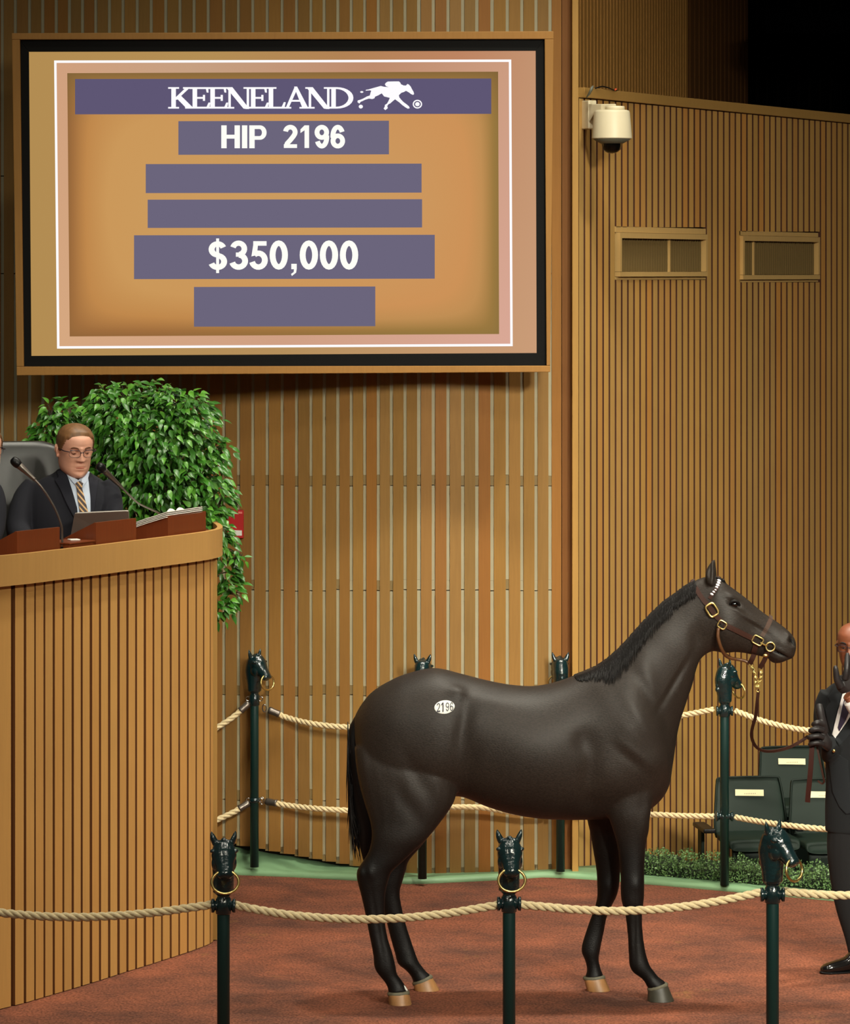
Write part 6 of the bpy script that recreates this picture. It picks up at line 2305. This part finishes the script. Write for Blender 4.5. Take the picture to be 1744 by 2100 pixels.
MB().lathe([(.108, cz(284.5)), (.106, cz(287)), (.062, cz(295.5)), (.05, cz(296))], (cc.x, 21.82, 0), 40).build('lower_ring', M['greyring'], cam_o, smooth=True)
gd, nt_, bb_ = new_mat('clear_dome')
bb_.inputs['Transmission Weight'].default_value = 1.0
bb_.inputs['Roughness'].default_value = .02
bb_.inputs['IOR'].default_value = 1.1
bb_.inputs['Base Color'].default_value = (.75, .72, .66, 1)
MB().lathe([(.058, cz(294)), (.057, cz(299)), (.05, cz(307)), (.034, cz(313)), (.014, cz(315.5)), (.001, cz(316))], (cc.x, 21.82, 0), 32).build('dome', gd, cam_o, smooth=True)
MB().lathe([(.044, cz(294)), (.045, cz(300)), (.04, cz(307)), (.024, cz(311.5)), (.001, cz(312))], (cc.x, 21.82, 0), 28).build('lens_unit', M['black'], cam_o, smooth=True)
cbl = MB()
cbl.tube([P(1204, 199, 21.9), P(1209, 192, 21.88), P(1214, 182, 21.86), P(1217, 178, 21.9)], [.006, .012, .014, .008], n=8, ell=.6)
cbl.build('grey_cable', M['greyring'], cam_o, smooth=True)
cbl = MB()
cbl.tube([P(1222, 181, 22.1), P(1235, 177.5, 22.15), P(1248, 180, 22.2), P(1258, 184.5, 22.3), P(1266, 185.5, 22.35)], .004, n=6)
cbl.build('black_cable', M['black'], cam_o, smooth=True)
MB().tube([P(1262, 182, 22.3), P(1264, 185, 22.3)], .008, n=8).build('orange_connector', mat('orange_plastic', rgb(226, 90, 40), .5), cam_o, smooth=True)

# ================================================================ green folding seats behind the hedge
def theatre_seat(cx_, by, D, rz, label, h=1.0, arm=False, bs=1.0):
    """moulded seat: backrest with name card, seat pan, side standard; by = backrest top row in the photograph"""
    p = spot(cx_, by, D)
    zb = p.z
    r = thing('folding_seat', (p.x, D, zb - .78), label, 'seat', 'green folding seats beside the ring', rz)
    w_ = .205
    b = MB()
    b.loft([((0, .05, .45), (w_ * .98, 0, 0), (0, .022, 0)), ((0, .06, .52), (w_ * 1.02, 0, 0), (0, .024, 0)), ((0, .09, .66), (w_ * .96, 0, 0), (0, .022, 0)), ((0, .12, .76), (w_ * .9, 0, 0), (0, .018, 0)), ((0, .125, .78), (w_ * .85, 0, 0), (0, .010, 0))], n=36, exp=6)
    b.build('backrest', M['seat'], r, smooth=True, local=True)
    e = MB()
    e.tube([(w_ * 1.0, .03, .47), (w_ * 1.02, .036, .54), (w_ * .96, .062, .66), (w_ * .89, .095, .765), (w_ * .77, .1, .783), (0, .102, .786), (-w_ * .77, .1, .783), (-w_ * .89, .095, .765), (-w_ * .96, .062, .66), (-w_ * 1.02, .036, .54), (-w_ * 1.0, .03, .47)], .006, n=8)
    e.build('backrest_rim', M['seat2'], r, smooth=True, local=True)
    tilt = Matrix.Rotation(math.radians(-13), 3, 'X')
    card = MB().box((0.0, .066, .70), (.166, .003, .036), M=Matrix.Rotation(.03, 3, 'Y') @ tilt).build('name_card', M['plate'], r, local=True)
    k_ = MB()
    for q in range(7):
        k_.box((-.03 + q * .0105, .0637, .695), (.006, .0012, .006), M=tilt)
    k_.build('card_print', M['fadedink'], card, local=True)['kind'] = 'stuff'
    s = MB()
    s.loft([((0, -.335, .445), (w_ * .9, 0, 0), (0, .01, .022)), ((0, -.32, .462), (w_ * 1.0, 0, 0), (0, .012, .03)), ((0, -.18, .462), (w_ * 1.02, 0, 0), (0, .02, .028)), ((0, .0, .465), (w_ * 1.0, 0, 0), (0, .02, .024)), ((0, .05, .47), (w_ * .9, 0, 0), (0, .01, .016))], n=36, exp=5)
    s.build('seat_pan', M['seat'], r, smooth=True, local=True)
    f = MB()
    f.loft([((0, -.27, .02), (w_ * .8, 0, 0), (0, .02, 0)), ((0, -.29, .22), (w_ * .86, 0, 0), (0, .024, 0)), ((0, -.30, .43), (w_ * .9, 0, 0), (0, .02, 0))], n=28, exp=6)
    f.build('front_panel', M['seat2'], r, smooth=True, local=True)
    MB().ball((.03, -.347, .462), (.013, .004, .009)).build('number_stud', M['brass'], r, smooth=True, local=True)
    for s_ in ((-1.35, 1) if arm else (1,)):
        st = MB()
        st.box((s_ * .222, -.02, .27), (.020, .10, .50))
        st.box((s_ * .222, -.1, .012), (.03, .34, .024))
        st.build('side_standard', M['seat2'], r, local=True, bevel=.005)
        MB().box((s_ * .222, -.1, .53), (.04 if s_ > 0 else .07, .30, .024)).build('armrest', M['black'], r, local=True, bevel=.006)
    return r


theatre_seat(1543, 1600, 21.95, .14, 'dark green folding seat with name card, nearest the rope post', arm=True)
theatre_seat(1697, 1604, 21.9, .14, 'dark green folding seat half hidden by the handler\'s legs')
theatre_seat(1846, 1608, 21.85, .14, 'dark green folding seat beyond the right edge of the picture')
theatre_seat(1630, 1537, 23.05, .14, 'dark green folding seat in the rear row behind the lead strap')
theatre_seat(1790, 1541, 23.0, .14, 'dark green folding seat in the rear row behind the handler')

# ================================================================ boxwood hedge behind the kerb
hg = thing('boxwood_hedge', (2.0, 21.4, 0.034), 'low clipped boxwood hedge between the kerb and green seats', 'hedge')
rb = random.Random(21)
core, lf = MB(), MB()
hx0, hx1 = P(1300, 0, 21.6).x, 3.2
nx = 40
Rr = []
for i in range(nx + 1):
    x = hx0 + (hx1 - hx0) * i / nx
    y = kerb_y(x) + .27
    h = .095 + .014 * math.sin(i * 1.7) + .01 * math.sin(i * .63)
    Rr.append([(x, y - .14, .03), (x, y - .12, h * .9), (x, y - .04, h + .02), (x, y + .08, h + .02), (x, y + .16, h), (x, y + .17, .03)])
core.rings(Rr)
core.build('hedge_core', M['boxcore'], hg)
for i in range(9000):
    x = rb.uniform(hx0 - .02, hx1)
    y0 = kerb_y(x) + .27
    if rb.random() < .5:
        p = Vector((x, y0 - .15 + rb.uniform(-.02, .02), rb.uniform(.035, .13)))
    else:
        p = Vector((x, y0 + rb.uniform(-.16, .17), .118 + .014 * math.sin((x - hx0) * 45) + rb.uniform(-.015, .03)))
    d_ = Vector((rb.gauss(0, .7), rb.gauss(-.4, .6), rb.gauss(.5, .6))).normalized()
    n_ = d_.orthogonal().normalized()
    n_ = Matrix.Rotation(rb.uniform(0, 6.28), 3, d_) @ n_
    s_ = rb.uniform(.011, .019)
    lf.add([p, p + d_ * s_ * .5 + n_ * s_ * .3, p + d_ * s_, p + d_ * s_ * .5 - n_ * s_ * .3], [(0, 1, 2, 3)])
me = bpy.data.meshes.new('foliage')
ox, oy, oz = hg.location
me.from_pydata([(x - ox, y - oy, z - oz) for x, y, z in lf.v], [], lf.f)
o = link('foliage', me, M['box'], hg)
o['kind'] = 'stuff'
